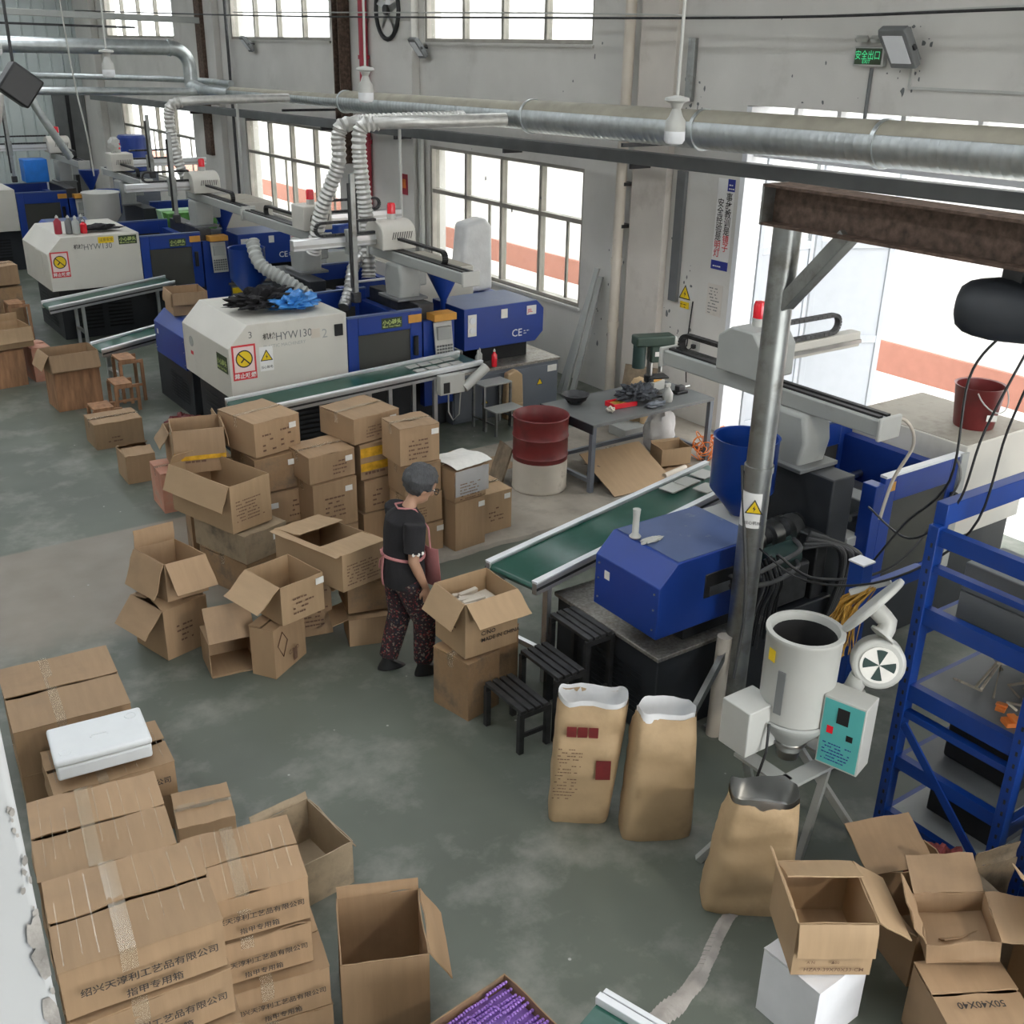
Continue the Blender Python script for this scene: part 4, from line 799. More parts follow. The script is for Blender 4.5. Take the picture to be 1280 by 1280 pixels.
# ================================================================== CARDBOARD BOXES
CN = [0]
def carton(label, x, y, z, a, b, h, yaw=0, flaps=None, seam='x', tape=True, txt=(), mat='cardboard', tilt=(0, 0), crump=.006, group=None, stick=None, mk=None, tm='tape', name='cardboard_box', bulge=0, flen=None, rot=None, cat='box', cross=False, crease=False):
    """carton whose nearest bottom corner is (x, y, z); a along X, b along Y. flaps=None: taped shut, else {side: angle}"""
    CN[0] += 1; sd = CN[0]; rn = random.Random(sd)
    t = thing(name, label, cat, (x, y, z), (tilt[0], tilt[1], yaw) if rot is None else rot, group)
    T = .006
    def dsp(k): return lambda u, v: crump*2*noise.noise((u*2.2+sd*3.7, v*2.2+k*5.1, sd*1.3))+bulge*math.sin(math.pi*u)*math.sin(math.pi*v)
    def edge0(k): 
        f = dsp(k); return lambda u, v: f(u, v)*min(1, 6*u)*min(1, 6*(1-u))*min(1, 4*v+.2)
    m = MB()
    m.panel((0, 0, 0), (a, 0, 0), (0, 0, h), T, 6, 4, edge0(0)); m.panel((a, b, 0), (-a, 0, 0), (0, 0, h), T, 6, 4, edge0(1))
    m.panel((0, b, 0), (0, -b, 0), (0, 0, h), T, 6, 4, edge0(2)); m.panel((a, 0, 0), (0, b, 0), (0, 0, h), T, 6, 4, edge0(3))
    m.panel((T, T, T), (a-2*T, 0, 0), (0, b-2*T, 0), T, 1, 1)
    m.obj('box_body', mat, t, ang=40)
    if flaps is None:
        n_ = b/2-.004 if seam == 'x' else a/2-.002
        for s in (0, 1):
            up = rn.uniform(.001, .009); d = lambda u, v, s=s: crump*2.0*noise.noise((u*3+sd, v*3+s*9, 2))+up*v
            q = MB()
            if seam == 'x': q.panel((-.002, -.002 if s == 0 else b+.002, h+T), (a+.004, 0, 0), (0, n_ if s == 0 else -n_, 0), T, 8, 3, d if s == 0 else (lambda u, v: -d(u, v)))
            else: q.panel((-.002 if s == 0 else a+.002, -.002, h+T), (0, b+.004, 0), (n_ if s == 0 else -n_, 0, 0), T, 8, 3, (lambda u, v: -d(u, v)) if s == 0 else d)
            q.obj('flap', mat, t, ang=40)
        if tape:
            w = .055; zt = h+T+.012; q = MB()
            if seam == 'x':
                q.add([(-.004, b/2-w/2, h-.08), (-.004, b/2+w/2, h-.08), (-.006, b/2-w/2, zt), (-.006, b/2+w/2, zt), (a/2, b/2-w/2, zt+.003), (a/2, b/2+w/2, zt+.003), (a+.006, b/2-w/2, zt), (a+.006, b/2+w/2, zt), (a+.004, b/2-w/2, h-.08), (a+.004, b/2+w/2, h-.08)], [(0, 1, 3, 2), (2, 3, 5, 4), (4, 5, 7, 6), (6, 7, 9, 8)])
                q2 = MB().add([(a*.36, -.006, h-.1), (a*.36+w, -.006, h-.1), (a*.36, -.006, zt), (a*.36+w, -.006, zt), (a*.36, b+.006, zt), (a*.36+w, b+.006, zt)], [(0, 1, 3, 2), (2, 3, 5, 4)])
            else:
                q.add([(a/2-w/2, -.006, h-.08), (a/2+w/2, -.006, h-.08), (a/2-w/2, -.006, zt), (a/2+w/2, -.006, zt), (a/2-w/2, b+.006, zt), (a/2+w/2, b+.006, zt)], [(0, 1, 3, 2), (2, 3, 5, 4)]); q2 = None
            if crease:
                q3 = MB()
                for k in range(9):
                    u = a*(.06+.105*k)+rn.uniform(-.015, .015); w3 = rn.uniform(.002, .007); y0_ = rn.uniform(.0, .25)*b; y1_ = b*rn.uniform(.7, 1); q3.add([(u, y0_, h+T+.016), (u+w3, y0_, h+T+.016), (u+w3+.004, y1_, h+T+.016), (u+.004, y1_, h+T+.016)], [(0, 1, 2, 3)])
                o3 = q3.obj('tape_creases', 'tape', t); o3['kind'] = 'stuff'
            if not cross: q.obj('tape', tm, t)
            if q2 and cross: q2.obj('tape', tm, t)
    else:
        for sdn, ang in flaps.items():
            ang, L = ang if isinstance(ang, tuple) else (ang, flen or (min(a, b)/2))
            c, s = math.cos(R(ang)), math.sin(R(ang)); curl = rn.uniform(-.03, .03)
            d = lambda u, v: curl*v*v+crump*2*noise.noise((u*3+sd, v*2, ord(sdn[0])+len(sdn)))
            q = MB(); i = .004
            if sdn == 'y-': q.panel((i, -.001, h), (a-2*i, 0, 0), Vector((0, c, s))*L, T, 5, 4, d)
            if sdn == 'y+': q.panel((a-i, b+.001, h), (-a+2*i, 0, 0), Vector((0, -c, s))*L, T, 5, 4, d)
            if sdn == 'x-': q.panel((-.001, b-i, h), (0, -b+2*i, 0), Vector((c, 0, s))*L, T, 5, 4, d)
            if sdn == 'x+': q.panel((a+.001, i, h), (0, b-2*i, 0), Vector((-c, 0, s))*L, T, 5, 4, d)
            q.obj('flap', mat, t, ang=40)
    for fc, s, u, v, sz, *r in txt:
        ink = r[0] if r else 'ink'
        if fc == 'y-': text_obj('printed_text', s, sz, ink, t, (a*u, -(.003+bulge+crump*1.4), h*v), (1, 0, 0), (0, 0, 1), bold=.012)
        if fc == 'x-': text_obj('printed_text', s, sz, ink, t, (-.005-bulge, b*(1-u), h*v), (0, -1, 0), (0, 0, 1), bold=.012)
        if fc == 'top': text_obj('printed_text', s, sz, ink, t, (a*u, b*v, h+.02), (1, 0, 0), (0, 1, 0), bold=.012)
        if fc == 'topr': text_obj('printed_text', s, sz, ink, t, (a*u, b*v, h+.02), (-1, 0, 0), (0, -1, 0), bold=.012)
    if mk:
        for fc, u, v, w, hh, rows in mk:
            if fc == 'y-': marks('printed_text', 'ink_brown', t, (a*u, -(.003+bulge+crump*1.2), h*v), (1, 0, 0), (0, 0, 1), a*w, h*hh, rows, sd, .75)
            else: marks('printed_text', 'ink_brown', t, (-.005-bulge, b*(1-u), h*v), (0, -1, 0), (0, 0, 1), b*w, h*hh, rows, sd, .75)
    if stick: plate('label_sticker', 'sticker', t, (a*stick[0], -(.004+bulge+crump*1.2), h*stick[1]), (1, 0, 0), (0, 0, 1), .07, .05)
    return t
G1 = 'loose boxes beyond the main pile'; G2 = 'open boxes heaped in the middle of the floor'; G3 = 'taped cartons stacked behind the woman'; G4 = 'printed cartons stacked beside the white pier'; G5 = 'discarded boxes by the blue rack'
MK = [('y-', .2, .25, .5, .4, 4)]
carton('flat wide taped box alone on the floor near the wooden stools', 2.67, 11.76, 0, .53, .41, .29, 0, group=G1, mk=[('y-', .25, .25, .5, .3, 2)])
carton('small box with torn half closed lid beside the pink box', 2.66, 10.57, 0, .3, .38, .30, -2, flaps={'y-': 8, 'y+': 12, 'x-': 5}, group=G1)
carton('faded pink box at the bottom under a box of white sheets', 2.73, 9.64, 0, .36, .40, .40, -3, mat='cardboard_pink', group=G1)
b1 = carton('open box heaped with white sheets standing on the pink box', 2.86, 9.66, .42, .47, .36, .36, -9, flaps={'x-': (242, .17), 'y-': (255, .17), 'x+': (100, .1)}, group=G1)
for k in range(8):
    o = MB().panel((-.16, -.13, 0), (.32, 0, 0), (0, .26, 0), .008, 6, 4, lambda u, v, k=k: .02*math.sin(3*u+k)*math.cos(2*v)+.015*math.sin(math.pi*u)).obj('plastic_sheet', 'white_plastic')
    tag(o, 'thin white plastic sheet piled in the open box on the pink box', 'sheet', 'white sheets in the open box'); ca = Vector((2.86+.24*math.cos(R(-9))+.18*math.sin(R(9)), 9.66+.17, 0)); o.location = (ca.x+.02*(k % 3-1), ca.y, .62+.025*k); o.rotation_euler = (R(2*(k % 3)-2), R(4*(k % 2)-2), R(-9+7*(k % 4)-10))
carton('tall brown box mostly hidden behind the handwritten box', 2.62, 8.50, 0, .42, .34, .84, -10, mat='cardboard_old', group=G2)
carton('open box with yellow tape across its front and flap folded down', 2.51, 8.40, .865, .42, .36, .38, -14, flaps={'y-': (262, .22), 'x+': (255, .17)}, group=G2, mk=[('y-', .2, .25, .4, .14, 1)])
plate('tape', 'tape_yellow', bpy.data.objects['cardboard_box.005'] if False else [o for o in bpy.data.objects if o.get('label', '').startswith('open box with yellow tape')][0], (.0, -.014, .12), (1, 0, 0), (0, 0, 1), .42, .07)
carton('dark box at the very bottom below the grimy box in the pile', 2.74, 7.56, 0, .45, .6, .30, 18, mat='cardboard_old', group=G2)
carton('grimy stained closed box under the box with handwriting', 2.74, 7.55, .315, .43, .66, .24, 17, mat='cardboard_grime', group=G2, stick=(.65, .55))
hw = carton('open box with lines of handwriting on one side and hanging flap', 2.67, 7.60, .585, .40, .78, .41, 17, flaps={'x-': (248, .22), 'y+': (60, .1)}, group=G2, mat='cardboard_light', mk=[('y-', .1, .22, .8, .48, 7)])
carton('closed lower box with printed end under the tall flapped box', 1.87, 6.97, 0, .37, .41, .41, 15, flaps={'x-': (228, .24), 'y-': (20, .15), 'y+': (10, .2), 'x+': (15, .18)}, group=G2, mk=[('y-', .25, .3, .5, .4, 4)])
carton('open box with two large drooping flaps perched on another box', 1.92, 6.98, .47, .33, .46, .29, 10, flaps={'x-': (250, .27), 'y-': (232, .25), 'y+': (78, .14)}, group=G2, tilt=(-4, 3))
carton('box lying on its side, mouth towards the floor space, flaps spread', 2.09, 6.86, .008, .34, .27, .30, 0, flaps={'y+': (212, .26), 'y-': (180, .24)}, group=G2, rot=(90, 0, -8), mat='cardboard')
carton('narrow upright box with a printed diamond at the front of the pile', 2.43, 6.30, 0, .40, .2, .39, 33, group=G2, seam='x', tape=False, txt=[('y-', 'C/NO', .4, .3, .05, 'ink_brown')], mk=[('y-', .55, .1, .12, .75, 1)])
dm = [o for o in bpy.data.objects if o.get('label', '').startswith('narrow upright')][0]
MB().tube([(.04, -.008, .25), (.1, -.008, .34), (.16, -.008, .25), (.1, -.008, .14)], .004, 5, closed=True).obj('printed_diamond', 'ink_brown', dm)
carton('small open box with a left flap hanging out, dirt marks on its front', 2.50, 6.28, .425, .37, .42, .30, 12, flaps={'x-': (222, .24)}, group=G2, mk=[('y-', .25, .2, .55, .5, 4)], stick=(.8, .75), mat='cardboard_light')
carton('printed box standing on the floor under the tilted half open box', 2.75, 6.76, 0, .33, .40, .46, -12, group=G2, mk=[('y-', .1, .2, .8, .7, 9)])
carton('low box on the floor beside the flowered trousers, lid flaps loose', 3.08, 6.42, 0, .37, .3, .23, -18, flaps={'y-': (2, .15), 'x-': (200, .13)}, group=G2)
carton('loose flapped box on the low box beside the woman', 3.10, 6.46, .26, .40, .34, .24, -14, flaps={'x-': (195, .12)}, group=G2, mat='cardboard_old')
carton('long half open box tipped on top of the pile, handwriting on its end', 2.99, 6.30, .545, .43, .78, .29, 14, flaps={'y-': (3, .26), 'y+': (4, .30), 'x-': (205, .05)}, group=G2, mk=[('y-', .08, .15, .85, .6, 7)], tilt=(-2, 2), mat='cardboard_light')
# taped stacks at the back
def stack(x, y, z, rows, yaw, who, n0, grp=G3):
    for k, (a, b, h, dx, dyaw, kw) in enumerate(rows):
        lab = kw.pop('label'); carton(lab, x+dx, y, z, a, b, h-.022, yaw+dyaw, group=grp, **kw); z += h
S = dict
stack(3.07, 8.12, 0, [(.42, .5, .33, .05, -4, S(label='bottom carton of the stack beside the handwritten box')), (.42, .5, .32, .05, -6, S(label='carton with a white card taped on its front', mk=[('y-', .6, .2, .3, .6, 4)], stick=(.2, .55))), (.42, .5, .33, .02, -4, S(label='dark plain carton with a white label under the bulky top carton', mat='cardboard_old', stick=(.72, .7))), (.46, .54, .32, .04, 6, S(label='bulky carton with yellow taped front topping the stack behind the conveyor end', mk=[('y-', .15, .15, .3, .6, 4), ('y-', .55, .2, .3, .6, 4)], stick=(.75, .65)))], 6, '', 0)
stack(3.49, 7.86, 0, [(.43, .38, .3, 0, 0, S(label='bottom carton under the tall torn edged carton')), (.43, .38, .45, 0, 0, S(label='tall torn edged carton with rows of print', mk=[('y-', .25, .25, .5, .5, 5)], stick=(.72, .75), crump=.007)), (.45, .4, .26, -.02, 2, S(label='flat topped carton with a pale tape line, second from the bulky stack', mk=[('y-', .5, .2, .4, .6, 4)], stick=(.78, .6)))], 3, '', 0)
stack(3.985, 7.90, 0, [(.36, .38, .35, 0, 0, S(label='floor carton under the two tape banded cartons')), (.38, .38, .32, .02, 0, S(label='yellowish carton below the bright yellow taped one', mk=[('y-', .2, .2, .3, .6, 4)], tm='tape_yellow', stick=(.75, .7))), (.38, .38, .34, -.01, 0, S(label='carton wrapped in bright yellow tape bands', mk=[('y-', .1, .15, .7, .2, 1)], stick=(.72, .55))), (.50, .5, .25, -.06, 7, S(label='wide carton with shiny tape at the top of the yellow banded stack', mk=[('y-', .25, .2, .4, .5, 4)], stick=(.78, .62)))], 3, '', 0)
yb = [o for o in bpy.data.objects if o.get('label', '').startswith('carton wrapped in bright')][0]
plate('tape', 'tape_yellow', yb, (0, -.008, .21), (1, 0, 0), UZ, .38, .085); plate('tape', 'tape_yellow', yb, (0, -.008, .08), (1, 0, 0), UZ, .38, .075)
stack(4.36, 7.46, .043, [(.36, .3, .29, -.17, 0, S(label='bottom carton at the step edge beside the plain tall carton', stick=(.8, .7))), (.36, .3, .29, -.18, 0, S(label='second carton up behind the womans shoulder', mk=MK)), (.36, .3, .29, -.19, 0, S(label='third carton up behind the womans grey hair', mk=MK)), (.38, .34, .35, -.23, -2, S(label='plastic wrapped carton topping the stack behind the womans head', mk=[('y-', .2, .15, .6, .6, 5)], stick=(.78, .75), crump=.008))], 0, '', 0)
carton('plain tall carton standing at the step edge with a white label', 4.60, 7.33, .043, .335, .4, .46, 5, group=G3, stick=(.75, .82), seam='x')
wr_ = carton('shiny film wrapped bulging carton on the plain tall carton', 4.59, 7.33, .52, .35, .42, .28, 5, group=G3, bulge=.02, crump=.012, mat='cardboard', mk=[('y-', .1, .1, .8, .6, 6)])
MB().panel((-.01, -.03, .06), (.37, 0, 0), (0, 0, .24), .002, 12, 8, lambda u, v: .012*noise.noise((u*9, v*7, 3))).obj('wrapping_film', 'film', wr_)
o = MB().panel((0, 0, 0), (.42, 0, 0), (0, .40, 0), .006, 8, 6, lambda u, v: .02*math.sin(5*v)+.01*noise.noise((u*4, v*4, 1))).obj('cardboard_sheet', 'sticker'); tag(o, 'pale folded cardboard sheet on top of the film wrapped carton', 'cardboard sheet'); o.location = (4.60, 7.31, .835); o.rotation_euler = (R(2), 0, R(9))
carton('printed carton between the plain tall carton and the red drum', 5.0, 7.50, .043, .335, .45, .39, 2, group=G3, mk=[('y-', .2, .3, .5, .4, 4)], stick=(.72, .8), mat='cardboard_light')
# the woman's packing place
carton('battered orange brown box under the large open box by the black stools', 3.30, 5.10, 0, .30, .34, .44, 12, mat='cardboard_old', group='boxes at the packing place')
pk = carton('large clean open box being packed at the conveyor end', 3.30, 5.14, .47, .42, .38, .41, 0, flaps={'x-': (236, .2), 'y-': (215, .2)}, mat='cardboard_light', group='boxes at the packing place', txt=[('y-', 'C/NO', .28, .36, .045), ('y-', 'MADE IN CHINA', .28, .24, .042)], mk=[('x-', .2, .35, .6, .2, 2)])
MB().tube([(.2, -.008, .30), (.28, -.008, .36), (.36, -.008, .30), (.28, -.008, .25)], .003, 5, closed=True).obj('printed_diamond', 'ink_brown', pk)
carton('old shallow box tucked between the packing box and conveyor leg', 3.64, 5.30, 0, .22, .3, .48, 4, mat='cardboard_old', group='boxes at the packing place', tape=False)
rn = random.Random(5)
for k in range(14):
    o = MB().box(0, .16, 0, .035, 0, .03).obj('moulded_strip', 'pvc', bev=.006); tag(o, 'beige moulded strip lying inside the large open packing box', 'moulded strip', 'strips in the packing box'); o.location = (3.38+.02*(k % 4), 5.22+.018*k, .74+.01*(k % 3)); o.rotation_euler = (R(rn.uniform(-8, 8)), R(rn.uniform(-9, 9)), R(rn.uniform(-25, 25)))
tag(MB().box(3.5, 3.84, 5.16, 5.5, .48, .72).obj('packed_goods', 'pvc') if False else MB().panel((3.33, 5.17, .735), (.36, 0, 0), (0, .32, 0), .2, 4, 4, lambda u, v: .012*noise.noise((u*6, v*6, 0))).obj('packed_goods', 'pvc'), 'beige layer of packed mouldings filling the large open box', 'packed goods')
# printed cartons beside the pier
L1, L2 = '绍兴天淳利工艺品有限公司', '指甲专用箱'
def pc(lab, x, y, z, a, b, h, yaw, up=True): 
    return carton(lab, x, y, z, a, b, h-.024, yaw, group=G4, cross=True, txt=[('y-', L1, .10, .50, a*.071), ('y-', L2, .36, .18, a*.071)], crump=.010, bulge=.006, crease=True)
wd = ['bottom', 'second', 'third', 'fourth', 'fifth', 'topmost']
for k in range(6): pc(f'printed carton, {wd[k]} of the tallest stack touching the white pier', .30+.012*(k % 2)+(0 if k == 5 else .02), 2.96-(.02 if k in (3, 4) else 0), .2333*k, .54, .46, .2333, -7+(0 if k == 5 else (-1)**k*2))
for k in range(5): pc(f'printed carton, {wd[k] if k < 4 else "topmost"} of the stack behind the tallest one', .385, 3.70, .236*k, .53, .52, .236, -8)
for k in range(4): pc(f'printed carton, {wd[k] if k < 3 else "topmost"} of the stack beside the open floor box', .90+(.05 if k == 1 else .06 if k == 0 else 0), 3.45-(.05 if k == 1 else .04 if k == 0 else 0), .245*k, .47, .42, .245, -12)
pc('printed carton with open left side lying under the foam box', .70, 5.18, .24, .64, .44, .24, -4); carton('lower carton beneath the one carrying the foam box', .70, 5.18, 0, .64, .44, .235, -4, group=G4)
carton('large carton behind the foam box with tape across its seam', .62, 5.68, .3, .64, .74, .3, -5, group=G4, cross=True); carton('carton under the large taped carton behind the foam box', .62, 5.68, 0, .64, .74, .29, -5, group=G4)
carton('small plain box behind the printed stacks near the open tray box', 1.20, 4.70, 0, .3, .3, .34, -12, group=G4)
t = thing('foam_box', 'white polystyrene foam box with moulded lid on a carton', 'foam box', (.74, 5.22, .51), -6)
MB().box(0, .5, 0, .34, 0, .085).obj('box_body', 'foam', t, bev=.015, seg=3); l_ = MB().box(-.006, .506, -.006, .346, .087, .13).obj('lid', 'foam', t, bev=.016, seg=3)
MB().box(.2, .3, .165, .18, .13, .135).box(.2, .21, .15, .195, .13, .134).box(.29, .3, .15, .195, .13, .134).obj('lid_mark', 'foam', l_); [MB().tube([(cx+.03*math.cos(R(q)), cy+.03*math.sin(R(q)), .13) for q in range(0, 360, 30)], .004, 5, closed=True).obj('lid_ring', 'foam', l_) for cx, cy in ((.06, .07), (.44, .27))]
carton('shallow open tray like box with stained sides beside the printed stacks', 1.60, 4.13, 0, .36, .46, .28, 6, flaps={'x+': (262, .05), 'y+': (100, .05)}, mat='cardboard_grime', group='empty open boxes on the near floor')
carton('wide empty open box with one flap hanging to the right', 1.46, 3.30, 0, .40, .42, .44, -24, flaps={'x+': (240, .2), 'y+': (95, .06)}, mat='cardboard', group='empty open boxes on the near floor')
pb = carton('open box filled with purple mouldings beside the belt end', 1.62, 2.36, 0, .50, .48, .40, 6, flaps={'x-': (262, .1), 'y-': (262, .1)}, mat='cardboard_old', group='empty open boxes on the near floor')
ps0 = None
for c in range(4):
    for k in range(14):
        if ps0 is None:
            m = MB()
            for q in range(8): m.lathe([(.0, -.011), (.006, -.009), (.0085, 0), (.006, .009), (0, .011)], (q*.0155, 0, 0), 8, False)
            m.bar((-.005, 0, -.004), (.115, 0, -.004), .012, .004); ps0 = m.obj('moulded_strip', 'purple'); o = ps0
        else: o = ps0.copy(); COL.objects.link(o)
        tag(o, 'purple beaded moulding strip packed in the open box by the belt end', 'moulded strip', 'purple strips in the open box')
        u, v = .02+.118*c, .06+.03*k; ca, sa = math.cos(R(6)), math.sin(R(6)); o.location = (1.62+u*ca-v*sa, 2.36+u*sa+v*ca, .37+.012*math.sin(k*1.3+c)); o.rotation_euler = (R(35), 0, R(6+3*math.sin(k+c*2)))
tag(MB().panel((1.64, 2.39, .34), (.46, .048, 0), (-.045, .43, 0), .3, 3, 3).obj('packed_goods', 'purple'), 'layer of purple mouldings lying deeper in the open box', 'packed goods')
# discarded boxes beside the rack
carton('white cardboard box under the open box near the kraft sack', 3.18, 2.03, 0, .36, .32, .37, 2, mat='paper_white', tape=False, group=G5)
o1 = carton('open light brown box with folded back flap on the white box', 3.14, 2.17, .39, .36, .40, .30, -34, flaps={'y+': (20, .18), 'x-': (110, .1), 'x+': (215, .19), 'y-': (252, .17)}, mat='cardboard_light', group=G5)
text_obj('printed_text', 'A N            ∆00', .022, 'ink_brown', o1, (.06, -.012, .08), (1, 0, 0), UZ, bold=.01); text_obj('printed_text', 'HZA9-39X70X33-CM', .03, 'ink_brown', o1, (.05, -.012, .035), (1, 0, 0), UZ, bold=.012)
carton('closed brown box lettered 50X40X on its top beside the white box', 3.50, 1.58, 0, .40, .38, .36, -30, group=G5, txt=[('topr', '50X40X40', .75, .36, .05)], tape=False)
carton('collapsed open box with crumpled flaps in front of the rack foot', 3.88, 2.02, 0, .40, .42, .32, -20, flaps={'x-': (150, .22), 'y-': (140, .22), 'y+': (160, .3), 'x+': (60, .22)}, group=G5, crump=.015)
carton('torn box with sprung flaps leaning on the collapsed box', 3.70, 1.86, .40, .32, .28, .13, -42, flaps={'x-': (120, .16), 'y+': (165, .2), 'x+': (185, .18)}, group=G5, crump=.015, tilt=(8, -10))
bx = carton('big torn open box lettered 55X40 with a printed table on its side', 4.03, 1.34, 0, .50, .45, .66, -28, flaps={'y-': (255, .2), 'x-': (120, .2), 'y+': (95, .15), 'x+': (100, .2)}, mat='cardboard_light', group=G5, crump=.01, txt=[('y-', '55X40', .3, .9, .06)], mk=[('y-', .08, .12, .8, .5, 8)])
carton('rolled edge open box beside the rack, plastic inside', 4.40, 1.80, 0, .34, .34, .36, -15, flaps={'x-': (150, .14), 'y-': (200, .12), 'y+': (100, .1)}, group=G5, mat='cardboard_grime')
# far left boxes and crates
GF = 'boxes and crates by the far aisle'
carton('open box with broad front flap on a dark crate by the stools', 2.62, 13.30, .5, .58, .45, .22, 2, flaps={'x-': (235, .2), 'y-': (258, .2)}, group=GF)
carton('dark brown lower box carrying the broad flapped open box', 2.66, 13.36, 0, .54, .45, .48, 2, mat='wood_crate', tape=False, group=GF)
carton('open tan box with long side towards the aisle on wooden crates', 2.05, 14.7, .5, .72, .5, .26, 8, flaps={'y-': (262, .18), 'y+': (80, .1)}, mat='cardboard_light', group=GF)
carton('wooden crate with darker frame under the tan box', 2.2, 14.72, 0, .42, .42, .47, 8, mat='wood_crate', tape=False, group=GF, name='wooden_crate', cat='crate')
carton('reddish box beside the wooden crate under the tan box', 2.72, 14.82, 0, .24, .4, .45, 5, mat='cardboard_pink', tape=False, group=GF)
carton('old carton standing beyond the tan box by the second white machine', 2.75, 17.6, 0, .5, .45, .72, 5, mat='cardboard_old', group=GF)
carton('closed box lying on the carton beyond the tan box', 2.72, 17.6, .76, .52, .42, .28, 5, group=GF)
carton('small open box set on the blue injection cover', 3.99, 12.72, 1.165, .42, .46, .27, -6, flaps={'x-': (258, .16), 'y-': (262, .14)}, group=GF)
# ================================================================== SHOP FLOOR OBJECTS
# ---- oil drum
t = thing('oil_drum', 'open steel drum painted dark red above and white below', 'drum', (6.17, 8.2, .043))
prof = [(.28, 0), (.288, .012), (.282, .03)]
MB().lathe([(.278, .0), (.286, .012), (.281, .03), (.281, .335)], n=36).obj('white_lower_half', 'drum_white', t, ang=50)
MB().lathe([(.2815, .325), (.2815, .36), (.29, .375), (.2815, .39), (.2815, .56), (.29, .575), (.2815, .59), (.2815, .76), (.29, .775), (.284, .785), (.272, .775), (.27, .6), (.27, .345), (.0, .342)], n=36, cap=False).obj('red_upper_half', 'red_paint', t, ang=50)
# ---- work table
t = thing('work_table', 'steel work table with blue legs and a worn grey top by the wall', 'table', (6.48, 7.75, .043), 1)
MB().box(0, 1.72, 0, .85, .70, .735).obj('table_top', 'tray_grey', t, bev=.004); MB().box(-.01, .0, -.01, .86, .64, .735).obj('end_angle', 'base_dark', t)
for x_, y_ in ((.03, .03), (1.69, .03), (.03, .82), (1.69, .82)): MB().box(x_-.025, x_+.025, y_-.025, y_+.025, 0, .70).obj('leg', 'cabinet_grey', t)
for x_ in (.03, 1.69): MB().box(x_-.02, x_+.02, .055, .795, .10, .14).obj('cross_rail', 'cabinet_grey', t)
MB().box(.06, 1.66, .8, .84, .10, .14).obj('cross_rail', 'cabinet_grey', t)
ZT = .043+.737
t = thing('drill_press', 'dark green bench drill press standing on the work table', 'drill press', (7.62, 8.22, ZT), -20)
MB().box(-.13, .15, -.1, .1, 0, .035).obj('base', 'steel_dark', t, bev=.01); MB().cyl((.0, 0, .03), (.0, 0, .55), .032, n=16).obj('column', 'steel', t); MB().cyl((0, 0, .16), (0, 0, .23), .055, n=16).box(-.02, .2, -.08, .08, .2, .22).obj('work_plate', 'steel_dark', t, bev=.004)
MB().box(-.2, .24, -.09, .09, .56, .67).obj('belt_cover', 'green_paint', t, bev=.02, seg=3); MB().box(-.02, .2, -.075, .075, .38, .56).obj('head', 'green_paint', t, bev=.015); MB().cyl((-.13, 0, .32), (-.13, 0, .56), .07, n=18).obj('motor', 'green_motor', t)
MB().cyl((.12, 0, .26), (.12, 0, .4), .022, n=12).obj('spindle', 'steel', t); MB().cyl((.2, -.02, .6), (.27, -.02, .6), .05, n=14).obj('speed_knob', 'white_plastic', t); plate('name_plate', 'sticker', t, (.02, -.0765, .45), (1, 0, 0), UZ, .06, .05)
t = thing('bowl', 'dented dark metal bowl at the table edge', 'bowl', (6.78, 8.42, ZT)); MB().lathe([(.07, 0), (.13, .07), (.15, .1), (.14, .1), (.12, .07), (.06, .015), (0, .012)], n=24).obj('bowl_body', 'steel_dark', t, ang=50); MB().blob((0, 0, .04), (.1, .1, .025), .2, 3).obj('contents', 'black_matte', t)
t = thing('tool_tray', 'red plastic tray full of dark oily parts on the table', 'tray', (6.98, 8.02, ZT), -4); MB().box(0, .3, 0, .17, 0, .012).box(0, .3, 0, .012, .012, .055).box(0, .3, .158, .17, .012, .055).box(0, .012, .012, .158, .012, .055).box(.288, .3, .012, .158, .012, .055).obj('tray_body', 'red_lamp', t, bev=.004); MB().blob((.15, .085, .03), (.12, .06, .03), .3, 5).obj('contents', 'yellow_straw', t)
tag(MB().blob((6.9, 7.98, ZT+.03), (.045, .04, .03), .3, 8).obj('cloth_scrap', 'pvc'), 'small pale wad of cloth beside the red tray', 'cloth')
tag(MB().blob((7.36, 8.12, ZT+.07), (.23, .15, .11), .28, 11, 60, 30, 4.2, True).obj('rag_heap', 'cloth_grey'), 'crumpled heap of grey work rags beside the drill press', 'rags')
tag(MB().blob((7.42, 7.88, ZT+.025), (.13, .05, .03), .3, 17, 24, 12, 3).obj('blue_glove', 'cabinet_grey'), 'flattened blue grey glove in front of the rag heap', 'glove')
t = thing('spray_bottle', 'clear plastic spray bottle standing in front of the drill press', 'bottle', (7.66, 7.95, ZT)); MB().lathe([(.05, 0), (.055, .02), (.055, .09), (.03, .13), (.018, .16)], n=18).obj('bottle_body', 'white_plastic', t, ang=50); MB().box(-.05, .025, -.015, .015, .16, .2).obj('trigger_head', 'white_plastic', t, bev=.006)
t = thing('bench_vice', 'small black bench vice at the table end by the wall', 'vice', (7.98, 8.1, ZT)); MB().box(-.08, .08, -.05, .05, 0, .03).obj('base', 'black', t, bev=.006); MB().box(-.05, .05, -.035, .035, .03, .09).obj('jaw', 'steel_dark', t, bev=.01); MB().cyl((.05, 0, .06), (.14, 0, .06), .012, n=10).obj('screw', 'steel', t)
t = thing('white_carton', 'little white tool carton with orange flap behind the spray bottle', 'carton', (7.76, 8.28, ZT), 12); MB().box(0, .2, 0, .12, 0, .1).obj('carton_body', 'white_plastic', t, bev=.003); MB().box(.03, .17, .02, .1, .1, .112).obj('carton_flap', 'orange', t)
